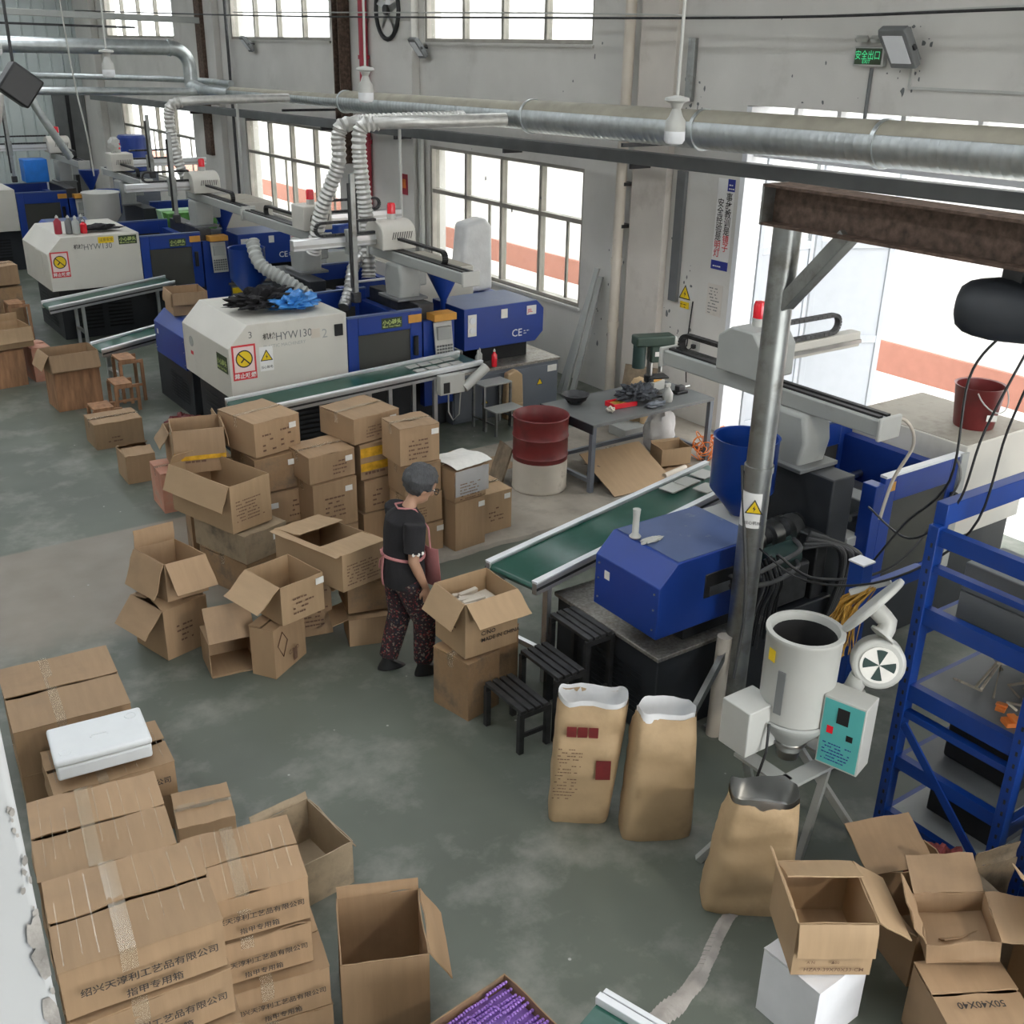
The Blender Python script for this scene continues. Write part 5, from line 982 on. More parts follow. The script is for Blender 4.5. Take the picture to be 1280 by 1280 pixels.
# under and beside the table
o = MB().panel((0, 0, 0), (.80, 0, 0), (0, .62, .26), .008, 8, 6, lambda u, v: .02*noise.noise((u*3, v*3, 4))).obj('cardboard_sheet', 'cardboard_light'); tag(o, 'large cardboard sheet sloping out from under the work table', 'cardboard sheet'); o.location = (6.62, 7.52, .06); o.rotation_euler = (0, 0, R(-2))
o = MB().panel((0, 0, 0), (.55, 0, 0), (0, .4, .04), .008, 6, 4, lambda u, v: .012*noise.noise((u*3, v*3, 9))).obj('cardboard_sheet', 'cardboard'); tag(o, 'flat cardboard piece on the concrete beneath the open tray box', 'cardboard sheet'); o.location = (7.38, 7.6, .055); o.rotation_euler = (0, 0, R(12))
carton('low open box with dark band standing under the work table', 7.52, 7.82, .10, .36, .26, .19, -14, flaps={'y+': (100, .02)}, mat='cardboard_light')
tag(MB().cyl((7.35, 7.58, .11), (7.72, 7.66, .11), .03, n=12).obj('paper_roll', 'pvc'), 'short cream roll lying in front of the open box under the table', 'roll')
tag(MB().blob((7.2, 8.25, .12), (.32, .18, .10), .3, 21, 60, 30, 4.4, True).obj('rag_heap', 'cloth_beige'), 'heap of beige rags lying under the work table', 'rags')
tag(MB().blob((7.92, 8.3, .3), (.2, .14, .26), .18, 23, 24, 16, 2).obj('plastic_sack', 'liner_white'), 'white plastic sack standing at the wall under the table', 'sack')
m = MB(); rn = random.Random(9)
for k in range(26):
    c = Vector((8.22+rn.uniform(-.17, .17), 7.86+rn.uniform(-.13, .13), .07+rn.uniform(0, .26))); r = rn.uniform(.05, .1); ax = Vector((rn.uniform(-1, 1), rn.uniform(-1, 1), rn.uniform(.2, 1))).normalized(); u_ = ax.orthogonal().normalized(); v_ = ax.cross(u_)
    m.tube([c+(u_*math.cos(q*.5236)+v_*math.sin(q*.5236))*r for q in range(12)], .006, 5, closed=True)
o = tag(m.obj('orange_rope', 'orange_bright'), 'tangle of orange plastic rope at the foot of the table', 'rope'); o['kind'] = 'stuff'
tag(MB().cyl((6.72, 7.95, .14), (6.95, 8.2, .14), .095, n=18).obj('cable_roll', 'rubber_grey'), 'dark roll lying behind the blue table leg', 'roll')
o = MB().box(0, .42, 0, .03, 0, .62).obj('wooden_board', 'mirror_wood', bev=.003); tag(o, 'weathered wooden board leaning on the wall under the window', 'board'); o.location = (8.42, 9.62, .05); o.rotation_euler = (R(-18), 0, R(-62))
tag(MB().box(7.85, 8.55, 8.8, 9.1, .05, .16).obj('metal_channel', 'machine_grey', bev=.005), 'grey metal channel lying on the floor before the wooden board', 'channel')
t = thing('paper_bag', 'torn kraft paper bag with red print slumped at the wall', 'bag', (8.25, 8.85, .05)); MB().blob((.1, .2, .28), (.26, .22, .30), .25, 31, 26, 18, 2.4).obj('bag_body', 'kraft', t); plate('red_print', 'sign_red', t, (-.17, .2, .3), (.5, -.85, 0), UZ, .22, .07)
t = thing('metal_rails', 'bundle of pale green channel rails leaning on the wall by the window', 'rails', (8.5, 10.62, 0))
for k, (dx, dy) in enumerate(((0, 0), (.05, -.1), (.02, .12))): MB().bar((-.15+dx, dy, .02), (.40+dx*.3, dy*.6+.1, 1.62-.1*k), .07, .04).obj('rail', 'machine_grey' if k else 'green_pale' if False else 'machine_grey', t, bev=.003)
tag(MB().box(7.1, 7.55, 9.6, 9.62, 0, .01).obj('floor_cardboard', 'cardboard') if False else MB().panel((5.7, 8.75, .046), (.62, .02, 0), (.02, .4, 0), .006, 3, 3).obj('cardboard_sheet', 'cardboard'), 'flat cardboard piece on the concrete behind the red drum', 'cardboard sheet')
o = MB().box(0, .02, 0, .3, 0, .42).obj('wooden_board', 'mirror_wood'); tag(o, 'dark board propped against the red drum', 'board'); o.location = (5.80, 8.38, .045); o.rotation_euler = (0, R(18), R(-10))
# step stool at machine three and kraft bag
t = thing('step_stool', 'grey steel two step stool at the grey cabinet of machine three', 'step stool', (6.70, 9.78, 0), 3)
for z_, y_ in ((.30, 0), (.56, .24)):
    MB().box(0, .42, y_, y_+.24, z_-.02, z_).obj('tread', 'machine_grey', t, bev=.004)
    for x_ in (.015, .405):
        for yy in (y_+.015, y_+.225): MB().box(x_-.014, x_+.014, yy-.014, yy+.014, 0, z_-.02).obj('leg', 'steel_pipe', t)
for x_ in (.015, .405): MB().box(x_-.01, x_+.01, .03, .45, .12, .14).obj('side_rail', 'steel_pipe', t)
t = thing('paper_bag', 'upright creased kraft paper bag against the grey cabinet', 'bag', (7.28, 10.28, 0)); MB().prism([(-.13, .2), (.14, .16), (.12, .55), (.03, .62), (-.10, .58)], 'y', -.05, .05).obj('bag_body', 'kraft', t, bev=.02, seg=3); MB().box(-.12, .13, -.06, .06, 0, .2).obj('bag_base', 'kraft', t, bev=.02)
# bottles on machines
def bottle(x, y, z, mat, lab, grp, h=.17, r=.035):
    t = thing('bottle', lab, 'bottle', (x, y, z), 0, grp); MB().lathe([(r*.9, 0), (r, .01), (r, h*.66), (r*.4, h*.8), (r*.4, h*.85)], n=14).obj('bottle_body', mat, t, ang=45); MB().lathe([(r*.45, h*.85), (r*.4, h*.92), (r*.12, h), (0, h)], n=12).obj('nozzle', 'white_plastic', t)
g = 'spray cans on the deck of machine three'; bottle(6.88, 10.45, .637, 'machine_grey', 'grey spray can beside the red one on the deck plate', g, .24); bottle(6.95, 10.52, .637, 'white_plastic', 'pale spray can behind the grey one on the deck plate', g, .24); bottle(7.12, 10.45, .637, 'red_lamp', 'red spray can on the deck plate below the blue cover', g, .22)
g = 'ink bottles on the second white machine'
for k, (dx, dy, mt, lb) in enumerate(((.28, .35, 'red_pipe', 'dark red ink bottle at the corner of the white machine top'), (.42, .28, 'machine_grey_dark', 'charcoal ink bottle beside the dark red one'), (.50, .2, 'machine_grey', 'grey ink bottle in front of the charcoal ones'), (.62, .32, 'cabinet_grey', 'slate ink bottle set apart at the row end'))): bottle(3.5+dx, 16.75+dy, 1.545, mt, lb, g, .27, .055)
tag(MB().blob((4.35, 17.1, 1.58), (.28, .13, .05), .45, 41, 28, 14, 3, True).obj('black_gloves', 'cloth_black'), 'pair of black work gloves on the ink bottle machine', 'gloves')
bottle(4.12, 17.0, 1.545, 'red_lamp', 'squat red glue bottle near the black gloves', g, .2, .05)
tag(MB().blob((4.42, 10.95, 1.62), (.34, .24, .15), .3, 43, 60, 34, 4.5, True).obj('plastic_heap', 'cloth_black'), 'heap of dark crumpled plastic bags on machine three', 'plastic bags')
tag(MB().blob((4.68, 10.78, 1.60), (.26, .17, .12), .3, 47, 56, 32, 4.5, True).obj('plastic_heap', 'plastic_film_blue'), 'blue crumpled plastic bag beside the dark heap on machine three', 'plastic bag')
t = thing('hopper_dryer', 'white drum hopper standing behind the ink bottle machine', 'hopper', (4.95, 19.0, 0)); MB().lathe([(.07, .95), (.1, 1.22), (.29, 1.5), (.29, 1.84), (.31, 1.86), (.31, 1.88), (.27, 1.87)], n=26).obj('hopper_body', 'white_plastic', t, ang=45); MB().cyl((0, 0, .3), (0, 0, .98), .06, n=12).obj('stem', 'steel_dark', t); MB().box(-.2, .2, -.2, .2, 0, .3).obj('foot_block', 'base_dark', t)
tag(MB().blob((5.66, 20.42, 2.50), (.11, .09, .13), .2, 51, 18, 12).obj('white_gloves', 'white_plastic'), 'wad of white gloves on the grey robot housing', 'gloves')
tag(MB().lathe([(.25, 0), (.27, .02), (.27, .62), (.24, .66), (0, .66)], (6.5, 22.2, 1.86), 22).obj('blue_drum', 'machine_blue'), 'blue plastic drum raised in front of the far window', 'drum')
tag(MB().lathe([(.2, 0), (.22, .02), (.22, .34), (.2, .36), (0, .36)], (7.6, 15.6, 1.28), 20).obj('blue_drum', 'blue_plastic'), 'small blue plastic drum before the second window', 'drum')
tag(MB().box(7.2, 8.4, 15.2, 16.0, 0, 1.28).obj('storage_cabinet', 'machine_grey', bev=.01), 'low grey storage cabinet below the second window', 'cabinet'); tag(MB().box(6.15, 6.85, 21.85, 22.55, 0, 1.85).obj('storage_cabinet', 'cabinet_grey', bev=.01), 'dark storage cabinet carrying the raised blue drum', 'cabinet')
tag(MB().blob((8.12, 15.5, 1.5), (.2, .18, .2), .2, 53, 20, 14).obj('paper_bag', 'kraft'), 'brown paper bag beside the small blue drum', 'bag')
tag(MB().prism([(-.28, 1.0), (.28, 1.0), (.26, 1.9), (.16, 2.02), (-.18, 1.95)], 'y', -.16, .16).obj('plastic_sack', 'liner_white', bev=.05, seg=3), 'tall white woven sack in front of the near window', 'sack').location = (8.36, 12.9, 0)
t = thing('blue_stand', 'blue steel stand holding the tall white sack', 'stand', (8.36, 12.9, 0)); MB().box(-.33, .33, -.22, .22, .93, .985).obj('shelf', 'machine_blue', t); [MB().box(sx*.31-.025, sx*.31+.025, sy*.2-.025, sy*.2+.025, 0, .93).obj('leg', 'machine_blue', t) for sx in (-1, 1) for sy in (-1, 1)]
for k, (x_, y_, mt, lb) in enumerate(((5.35, 18.1, 'green_part', 'dark green tray stacked beside the second white machine'), (5.3, 18.4, 'green_pale', 'pale green bin behind the second white machine'))): tag(MB().prism([(-.4, 0), (.4, 0), (.45, .3), (-.45, .3)], 'y', -.14, .14).obj('green_bin', mt, bev=.01), lb, 'bin').location = (6.35, 18.72+.36*k, 1.217)
t = thing('fabric_bundle', 'dark red knotted plastic bag on the floor behind the box of white sheets', 'bag', (3.6, 11.6, 0)); MB().blob((0, 0, .14), (.2, .16, .15), .3, 61, 22, 14, 2.6).obj('bag_body', 'red_paint', t)
t = thing('hanging_lamp', 'dark boxy floodlight hanging tilted on a rod by the far aisle', 'lamp', (2.36, 12.0, 3.62)); m = MB(); m.M = Matrix.Rotation(R(38), 4, 'Y'); m.box(-.16, .16, -.12, .12, .05, .36); m.obj('lamp_housing', 'black', t, bev=.02); MB().cyl((.1, 0, .3), (.1, 0, 3.17), .015, n=8).obj('rod', 'steel_dark', t)
t = thing('paper_stack', 'loose stack of pale sheets beside the open box on the blue cover', 'paper stack', (4.48, 12.55, 1.165), -12)
for k in range(6): MB().panel((.02*(k % 3), .015*(k % 2), .02*k), (.34, 0, 0), (0, .42, 0), .012, 4, 3, lambda u, v, k=k: .012*math.sin(3*u+k)).obj('sheet', 'sticker' if k % 2 else 'white_paint', t)
tag(MB().box(5.85, 6.85, 18.5, 19.3, 0, 1.215).obj('storage_cabinet', 'machine_grey_dark', bev=.01), 'dark cabinet carrying the green bins behind the ink bottle machine', 'cabinet')
# ---- stools
def stair_stool(lab, x, y, a, b, h, mat, grp, slats=4, rot=0):
    t = thing('slat_stool', lab, 'stool', (x, y, 0), rot, grp)
    for k in range(slats): w = (a-.02)/slats; MB().box(.01+k*w, .01+k*w+w*.74, 0, b, h-.025, h).obj('slat', mat, t, bev=.003)
    MB().box(0, a, 0, .03, h-.06, h-.026).obj('seat_rail', mat, t); MB().box(0, a, b-.03, b, h-.06, h-.026).obj('seat_rail', mat, t)
    for x_ in (.018, a-.018):
        for y_ in (.018, b-.018): MB().box(x_-.018, x_+.018, y_-.018, y_+.018, 0, h-.06).obj('leg', mat, t)
    MB().box(.02, a-.02, .01, .026, h*.35, h*.35+.03).obj('stretcher', mat, t)
g = 'black slatted steps up to the blue covered machine'
stair_stool('lowest black slatted step stool beside the battered box', 3.37, 4.60, .25, .42, .33, 'steel_dark', g); stair_stool('middle black slatted step stool', 3.64, 4.58, .25, .42, .50, 'steel_dark', g); stair_stool('highest black slatted step stool against the machine end', 3.91, 4.62, .24, .42, .68, 'steel_dark', g)
g = 'brown wooden step stools in the far aisle'
stair_stool('low brown wooden stool beside the flat wide box', 2.88, 12.62, .34, .3, .2, 'wood_crate', g, 1); stair_stool('middle brown wooden stool by the broad flapped box', 3.24, 12.95, .3, .34, .36, 'wood_crate', g, 1); stair_stool('tallest brown wooden stool by the short belt conveyor', 3.42, 13.3, .3, .34, .56, 'wood_crate', g, 1); stair_stool('brown wooden stool near the second white machine corner', 2.9, 17.0, .3, .34, .6, 'wood_crate', g, 1)

# ---- steel post, H beam and hoist
t = thing('gantry_frame', 'steel pipe post carrying a rusty H beam with a diagonal brace', 'gantry', (4.72, 4.06, 0))
MB().cyl((0, 0, 0), (0, 0, 1.9), .083, n=22).cyl((0, 0, 1.9), (0, 0, 3.33), .08, n=22).obj('post', 'steel_pipe', t); MB().cyl((0, 0, 1.88), (0, 0, 1.92), .09, n=22).obj('weld_ring', 'steel_pipe', t)
MB().box(-.1, .1, -5.2, .12, 3.33, 3.345).box(-.1, .1, -5.2, .12, 3.535, 3.55).box(-.008, .008, -5.2, .12, 3.345, 3.535).obj('h_beam', 'rust', t); MB().box(-.1, .1, .11, .125, 3.33, 3.55).obj('end_plate', 'steel_pipe', t)
MB().bar((0, -.04, 2.9), (0, -.42, 3.34), .1, .08).obj('brace', 'steel_pipe', t, bev=.004); MB().bar((-.05, .0, .75), (-.55, -.02, .02), .04, .04).obj('floor_stay', 'steel_pipe', t)
MB().cyl((-.12, .02, 0), (-.11, .02, .75), .05, n=14).obj('lower_sleeve', 'pvc', t); MB().box(-.12, .12, -.12, .12, 0, .012).obj('foot_plate', 'steel_pipe', t)
lab_ = bpy.data.objects.new('warning_label', None); COL.objects.link(lab_); lab_.parent = t
m = MB(); n = 10; vv = []; ff = []
for i in range(n+1):
    a = R(150+100*i/n); vv += [(.0845*math.cos(a), .0845*math.sin(a), 1.53), (.0845*math.cos(a), .0845*math.sin(a), 1.76)]
for i in range(n): ff.append((2*i, 2*i+2, 2*i+3, 2*i+1))
COL.objects.unlink(lab_); bpy.data.objects.remove(lab_); m.add(vv, ff).obj('warning_label', 'sign_white', t)
d_ = Vector((-.76, -.65, 0)); u_ = Vector((.65, -.76, 0)); pw = d_*.088
tri_sign(t, pw-u_*.055+Vector((0, 0, 1.63)), u_, UZ, .11); text_obj('label_text', '当心机械', .026, 'ink', t, pw-u_*.052+Vector((0, 0, 1.56)), u_, UZ)
t = thing('chain_hoist', 'dark electric hoist motor hanging under the H beam', 'hoist', (4.78, 2.72, 3.12))
MB().tube([(-.13, .2, 0), (-.125, .19, 0), (-.105, .16, 0), (-.08, .12, 0), (-.04, .06, 0), (.0, .0, 0), (.1, -.15, 0), (.16, -.26, 0)], [.05, .09, .12, .135, .147, .15, .15, .12], 24).obj('motor_body', 'base_dark', t, ang=50); MB().cyl((.05, -.12, .02), (.16, -.3, .04), .16, n=20).obj('fan_cover', 'green_motor', t); MB().box(-.04, .04, -.05, .05, .12, .22).obj('hanger', 'steel_dark', t)
for k, pts in enumerate(([(.0, .02, -.13), (-.06, .1, -.35), (-.02, .12, -.9), (.25, .5, -1.35), (.35, .75, -1.75)], [(.08, -.1, -.13), (.0, .0, -.6), (.05, .1, -1.05), (.4, .55, -1.5), (.9, 1.2, -1.65)], [(.12, -.15, -.12), (.12, -.05, -.6), (.15, .05, -1.2), (.0, .4, -1.6), (-.05, .9, -1.8), (-.06, 1.3, -1.72)])): MB().tube(sm(pts), .007, 6).obj('cable', 'black', t)
t = thing('paint_bucket', 'dark red plastic bucket standing on the white clamp end', 'bucket', (7.72, 4.5, 1.505)); MB().lathe([(.15, 0), (.155, .01), (.19, .33), (.2, .34), (.18, .335), (.145, .03), (0, .025)], n=26).obj('bucket_body', 'red_paint', t, ang=45); MB().tube([(-.19*math.cos(R(q)), -.1-.11*math.sin(R(q)), .32-.16*math.sin(R(q))) for q in range(0, 181, 15)], .006, 6).obj('handle', 'white_plastic', t); plate('bucket_label', 'sticker', t, (-.12, -.17, .1), (.8, -.6, 0), UZ, .08, .05)
tube_thing('air_hose', [(5.98, 4.12, 1.97), (6.05, 4.0, 1.98), (6.15, 3.98, 1.8), (6.17, 4.1, 1.5), (6.12, 4.12, 1.2)], .012, 'pvc', 'pale air hose drooping from the near robot beam to the blue gate', 'hose', 8)
tube_thing('power_cable', [(4.9, 3.98, 1.3), (5.1, 3.8, 1.15), (5.6, 3.6, 1.2), (6.3, 3.7, 1.55), (6.9, 4.1, 1.52)], .009, 'black', 'black cable swung from the steel post to the white clamp end', 'cable', 6)
tag(MB().tube([(4.66, 4.14, 1.9), (4.62, 3.97, 1.2), (4.64, 3.965, .9), (4.6, 3.96, .5)], .012, 6).obj('power_cable', 'rubber_grey'), 'grey cable taped down the front of the steel post', 'cable')
t = thing('marker_cup', 'clear upright tube with wire standing on the blue cover', 'cup', (4.30, 4.66, 1.304)); MB().lathe([(.035, 0), (.04, .01), (.022, .03), (.022, .14), (.026, .2)], n=16).obj('cup_body', 'white_plastic', t, ang=45); MB().blob((.05, -.1, .01), (.09, .03, .012), .4, 3, 18, 8).obj('putty', 'white_plastic', t)

# ---- hopper dryer on its stand
t = thing('hopper_dryer', 'white hopper dryer with open lid, blower and turquoise control box', 'dryer', (4.15, 3.12, 0))
MB().lathe([(.195, .90), (.2, 1.38), (.208, 1.39), (.208, 1.41), (.18, 1.41), (.172, 1.38), (.165, .95), (.05, .8)], n=36, cap=False).obj('drum', 'white_plastic', t, ang=45); MB().lathe([(.171, 1.37), (.164, .96), (.0, .93)], n=30, cap=False).obj('drum_lining', 'black_matte', t)
MB().lathe([(.2, .90), (.212, .89), (.212, .87), (.175, .82), (.09, .72), (.075, .66)], n=32, cap=False).obj('cone', 'machine_grey', t, ang=45); MB().lathe([(.09, .72), (.095, .715), (.095, .70), (.07, .69), (.06, .60)], n=20, cap=False).obj('outlet', 'steel', t)
fr = [(-.2, -.17), (.2, -.17), (.2, .17), (-.2, .17)]
st_ = MB()
for i in range(4): p, q = fr[i], fr[(i+1) % 4]; st_.bar((p[0], p[1], .6), (q[0], q[1], .6), .1, .02)
st_.obj('stand_frame', 'machine_grey', t)
for (x_, y_), (fx, fy) in zip(fr, ((-.5, .12), (-.03, -.2), (.42, -.25), (.25, .42))): MB().bar((x_*.9, y_*.9, .6), (fx, fy, .01), .04, .04).obj('leg', 'machine_grey', t)
MB().box(-.36, -.13, .0, .2, .72, 1.0).obj('junction_box', 'white_plastic', t, bev=.006); MB().tube([(-.22, -.02, .9), (-.25, -.05, .75), (-.3, -.04, .55)], .008, 6).obj('cable', 'black', t)
cb = MB(); cb.M = Matrix.Translation((-.03, -.2, .70)) @ Matrix.Rotation(R(-74), 4, 'Z'); cb.box(0, .235, 0, .16, 0, .42); cbo = cb.obj('control_box', 'white_plastic', t, bev=.005)
fx_ = Vector((math.cos(R(-74)), math.sin(R(-74)), 0)); o_ = Vector((-.03, -.2, .70)); nn = Vector((fx_.y, -fx_.x, 0))
plate('control_panel', 'teal', cbo, o_+fx_*.01+Vector((0, 0, .012))+nn*.0, fx_, UZ, .215, .395)
plate('display', 'black', cbo, o_+fx_*.085+Vector((0, 0, .28))+nn*.003, fx_, UZ, .065, .095); plate('switch', 'red_lamp', cbo, o_+fx_*.04+Vector((0, 0, .205))+nn*.003, fx_, UZ, .035, .045); plate('switch', 'black', cbo, o_+fx_*.15+Vector((0, 0, .195))+nn*.003, fx_, UZ, .035, .035); marks('panel_text', 'sign_blue', cbo, o_+fx_*.03+Vector((0, 0, .04))+nn*.003, fx_, UZ, .16, .12, 6, 2)
MB().cyl((.20, -.2, 1.0), (.20, -.2, 1.06), .075, n=20).cyl((.20, -.2, 1.06), (.22, -.22, 1.16), .05, n=16).obj('blower_neck', 'white_plastic', t)
bc = Vector((.30, -.26, 1.24)); bn = Vector((-.72, -.66, .22)).normalized()
MB().cyl(bc+bn*.06, bc-bn*.06, .14, n=28).obj('blower_housing', 'white_plastic', t, bev=.02, seg=3); MB().cyl(bc-bn*.06, bc-bn*.16, .085, n=20).obj('blower_motor', 'white_plastic', t, bev=.015)
u_ = bn.orthogonal().normalized(); v_ = bn.cross(u_); MB().cyl(bc+bn*.061, bc+bn*.068, .1, n=26).obj('blower_grille', 'sticker', t)
for k in range(4):
    a0 = k*math.pi/2+.3; pts = [bc+bn*.07+(u_*math.cos(a0+j*.14)+v_*math.sin(a0+j*.14))*.085 for j in range(6)]; MB().add([bc+bn*.07]+pts, [tuple(range(7))]).obj('vent_opening', 'green_motor', t)
lc, ld = Vector((.31, -.16, 1.535)), Vector((.754, -.211, .61)).normalized(); ln = Vector((.25, -.76, -.60)).normalized(); ln = (ln-ld*ln.dot(ld)).normalized()
MB().cyl(lc-ln*.012, lc+ln*.022, .205, n=32).obj('lid', 'white_plastic', t, bev=.01); MB().tube([lc+ln*.02, lc+ln*.09, lc+ln*.12-ld*.0, lc+ln*.14-ld*.03, lc+ln*.15-ld*.06], .048, 18).obj('lid_elbow', 'white_plastic', t, ang=50); MB().cyl(lc+ln*.15-ld*.06, lc+ln*.152-ld*.075, .07, n=18).obj('elbow_flange', 'white_plastic', t)
MB().box(-.185, -.155, -.165, -.13, .96, 1.24).obj('sight_glass', 'machine_grey_dark', t, bev=.004) if False else None
a = R(192); w_ = Vector((math.cos(a), math.sin(a), 0)); tn = Vector((-w_.y, w_.x, 0)); plate('sight_glass', 'machine_grey_dark', t, w_*.2+tn*-.022+Vector((0, 0, .97)), tn, UZ, .044, .26, .006); a = R(168); w_ = Vector((math.cos(a), math.sin(a), 0)); tn = Vector((-w_.y, w_.x, 0)); plate('warning_label', 'sign_yellow', t, w_*.203+tn*-.02+Vector((0, 0, 1.26)), tn, UZ, .05, .07, .003)

# ---- kraft sacks
def sack(lab, x, y, yaw, lean, wb, wt, d, h, seed, liner=True, grp='kraft resin sacks beside the machine'):
    t = thing('kraft_sack', lab, 'sack', (x, y, 0), yaw, grp); m = MB(); n = 36; K = 18; rings = []
    def ring(f, inset=0, zoff=0):
        w = wb+(wt-wb)*f**1.1; dd = d*(.70+.45*math.sin(math.pi*min(1, f*.8+.12))); e = .36 if f < .85 else .36+(f-.85)*1.6; k = 1 if f > .03 else .97+f
        out = []
        for i in range(n):
            a = 2*math.pi*i/n; c, s = math.cos(a), math.sin(a); px = math.copysign(abs(c)**e, c)*(w/2-inset)*k; py = math.copysign(abs(s)**(e+.1), s)*(dd/2-inset)*k
            nz = noise.noise((px*6+seed, py*7, f*7))*.035*(.5+f)+.012*noise.noise((px*18+seed, py*18, f*16)); out.append((px*(1+nz)+lean[0]*f, py+nz*.8+lean[1]*f, f*h+zoff+(.035*noise.noise((a*1.3, seed, 0)) if f > .97 else 0)))
        return out
    for j in range(K+1): rings.append(ring(j/K))
    vv = sum(rings, []); ff = [(j*n+i, j*n+(i+1) % n, (j+1)*n+(i+1) % n, (j+1)*n+i) for j in range(K) for i in range(n)]+[tuple(range(n))[::-1]]
    m.add(vv, ff).obj('sack_body', 'kraft', t, ang=60)
    r0, r1, r2 = ring(1.0, .004, .03), ring(.93, .012, 0), ring(.84, .03, 0); vv = r0+r1+r2; ff = [(j*n+i, j*n+(i+1) % n, (j+1)*n+(i+1) % n, (j+1)*n+i) for j in range(2) for i in range(n)]+[tuple(2*n+i for i in range(n))]
    MB().add(vv, ff).obj('liner', 'liner_white' if liner else 'steel', t, ang=60); return t
s1 = sack('leaning printed kraft sack with red squares and torn white liner', 3.34, 3.95, -38, (.055, .03), .36, .41, .25, .80, 3)
for k in range(3): plate('red_emblem', 'red_paint', s1, (-.09+.062*k, -.128, .63), (1, 0, 0), (0, -.12, 1), .054, .075)
marks('printed_text', 'ink_brown', s1, (-.16, -.158, .22), (1, 0, 0), (.08, .02, 1), .14, .36, 16, 4, .7, .3); plate('maroon_patch', 'red_paint', s1, (.085, -.15, .36), (1, .06, 0), (0, 0, 1), .085, .13)
sack('plain kraft sack with rolled open top beside the printed one', 3.62, 3.58, -32, (.02, .05), .42, .34, .24, .80, 8); sack('kraft sack standing under the hopper dryer, its mouth folded', 3.63, 2.88, -38, (.05, .05), .46, .36, .25, .68, 14, False)

# ---- blue pallet racking
def rack_frame(t, x, y0, y1, h):
    for yy in (y0, y1):
        p = MB().box(x-.04, x+.04, yy-.03, yy+.03, 0, h).obj('upright', 'blue_rack', t, bev=.003); m = MB()
        for k in range(int(h/.075)-1): m.box(x-.0415, x-.04, yy-.012, yy+.0, .06+.075*k, .085+.075*k)
        q = m.obj('punched_holes', 'black_matte', p); q['kind'] = 'stuff'
    for z_, w_ in ((h-.06, .09), (h-.24, .035), (h-.52, .1), (.98, .1), (.84, .04), (.52, .08), (.12, .12)): MB().box(x-.025, x+.025, y0+.03, y1-.03, z_-w_/2, z_+w_/2).obj('end_rail', 'blue_rack', t)
    MB().bar((x-.03, y1-.04, .78), (x-.03, y0+.05, .2), .012, .05).obj('diagonal_brace', 'blue_rack', t)
t = thing('storage_rack', 'blue steel storage rack holding moulds beside the hopper dryer', 'rack'); Xa, Xb, Ya, Yb = 4.74, 7.1, 2.16, 2.84
rack_frame(t, Xa, Ya, Yb, 1.98); rack_frame(t, Xb, Ya, Yb, 1.98)
for z_ in (1.42, .98, .5, .14):
    for yy in (Ya, Yb): MB().box(Xa+.04, Xb-.04, yy-.02, yy+.02, z_-.1, z_).obj('beam', 'blue_rack', t, bev=.003)
    MB().box(Xa+.03, Xb-.03, Ya+.02, Yb-.02, z_, z_+.012).obj('deck', 'machine_grey_dark' if z_ > .2 else 'machine_grey', t)
MB().box(Xa, Xb, Yb-.035, Yb+.035, 1.98, 2.10).obj('top_beam', 'blue_rack', t, bev=.004)
t = thing('storage_rack', 'second blue rack end standing back to back with the mould rack', 'rack'); rack_frame(t, 4.80, 1.35, 2.03, 1.98)
for z_ in (1.42, .98, .5): MB().box(4.84, 6.6, 1.37, 2.01, z_, z_+.012).obj('deck', 'machine_grey_dark', t); MB().box(4.84, 6.6, 2.0, 2.04, z_-.1, z_).obj('beam', 'blue_rack', t)
t = thing('steel_mould', 'grey steel mould block on the upper shelf of the blue rack', 'mould', (4.9, 2.28, 1.433)); MB().box(0, .34, 0, .46, 0, .16).obj('lower_half', 'machine_grey_dark', t, bev=.006); MB().box(.0, .34, .0, .46, .165, .33).obj('upper_half', 'machine_grey_dark', t, bev=.006); [MB().cyl((.06+.2*k, .46, .1), (.06+.2*k, .462, .1), .015, n=10).obj('bolt_hole', 'black', t) for k in range(2)]
t = thing('steel_mould', 'oily steel mould with lifting eyes at the back of the upper shelf', 'mould', (5.7, 2.3, 1.433)); MB().box(0, .5, 0, .42, 0, .36).obj('mould_body', 'cloth_beige', t, bev=.006); [MB().tube([(.15+.2*k+.03*math.cos(R(q)), .2, .38+.03*math.sin(R(q))) for q in range(0, 360, 30)], .01, 6, closed=True).obj('lifting_eye', 'steel', t) for k in range(2)]
for k, (x_, y_, rz) in enumerate(((4.98, 2.42, 20), (4.9, 2.30, -30))): tag(MB().box(-.04, .04, -.025, .025, 0, .02).box(-.015, .015, -.03, .03, .02, .03).obj('orange_clip', 'orange_bright', bev=.003), ('orange plastic clip lying flat on the middle shelf', 'double orange clip nearer the rack post on the middle shelf')[k], 'clip').matrix_world = Matrix.Translation((x_, y_, .993)) @ Matrix.Rotation(R(rz), 4, 'Z') @ Matrix.Scale(1+.4*k, 4)
tag(MB().blob((5.2, 2.22, 1.06), (.12, .08, .1), .25, 71, 20, 14).obj('white_rag', 'cloth_beige'), 'dirty white rag bundle on the middle rack shelf', 'rag')
m = MB(); rn = random.Random(12)
for k in range(16):
    p = Vector((5.2+rn.uniform(-.2, .5), 2.4+rn.uniform(-.15, .25), 1.0)); m.tube([p, p+Vector((rn.uniform(-.2, .2), rn.uniform(-.1, .1), rn.uniform(.05, .2))), p+Vector((rn.uniform(-.3, .3), rn.uniform(-.2, .2), rn.uniform(.02, .25)))], .008, 6)
o = tag(m.obj('wire_tangle', 'cloth_beige'), 'tangle of scrap cable and fittings on the middle rack shelf', 'scrap cable'); o['kind'] = 'stuff'
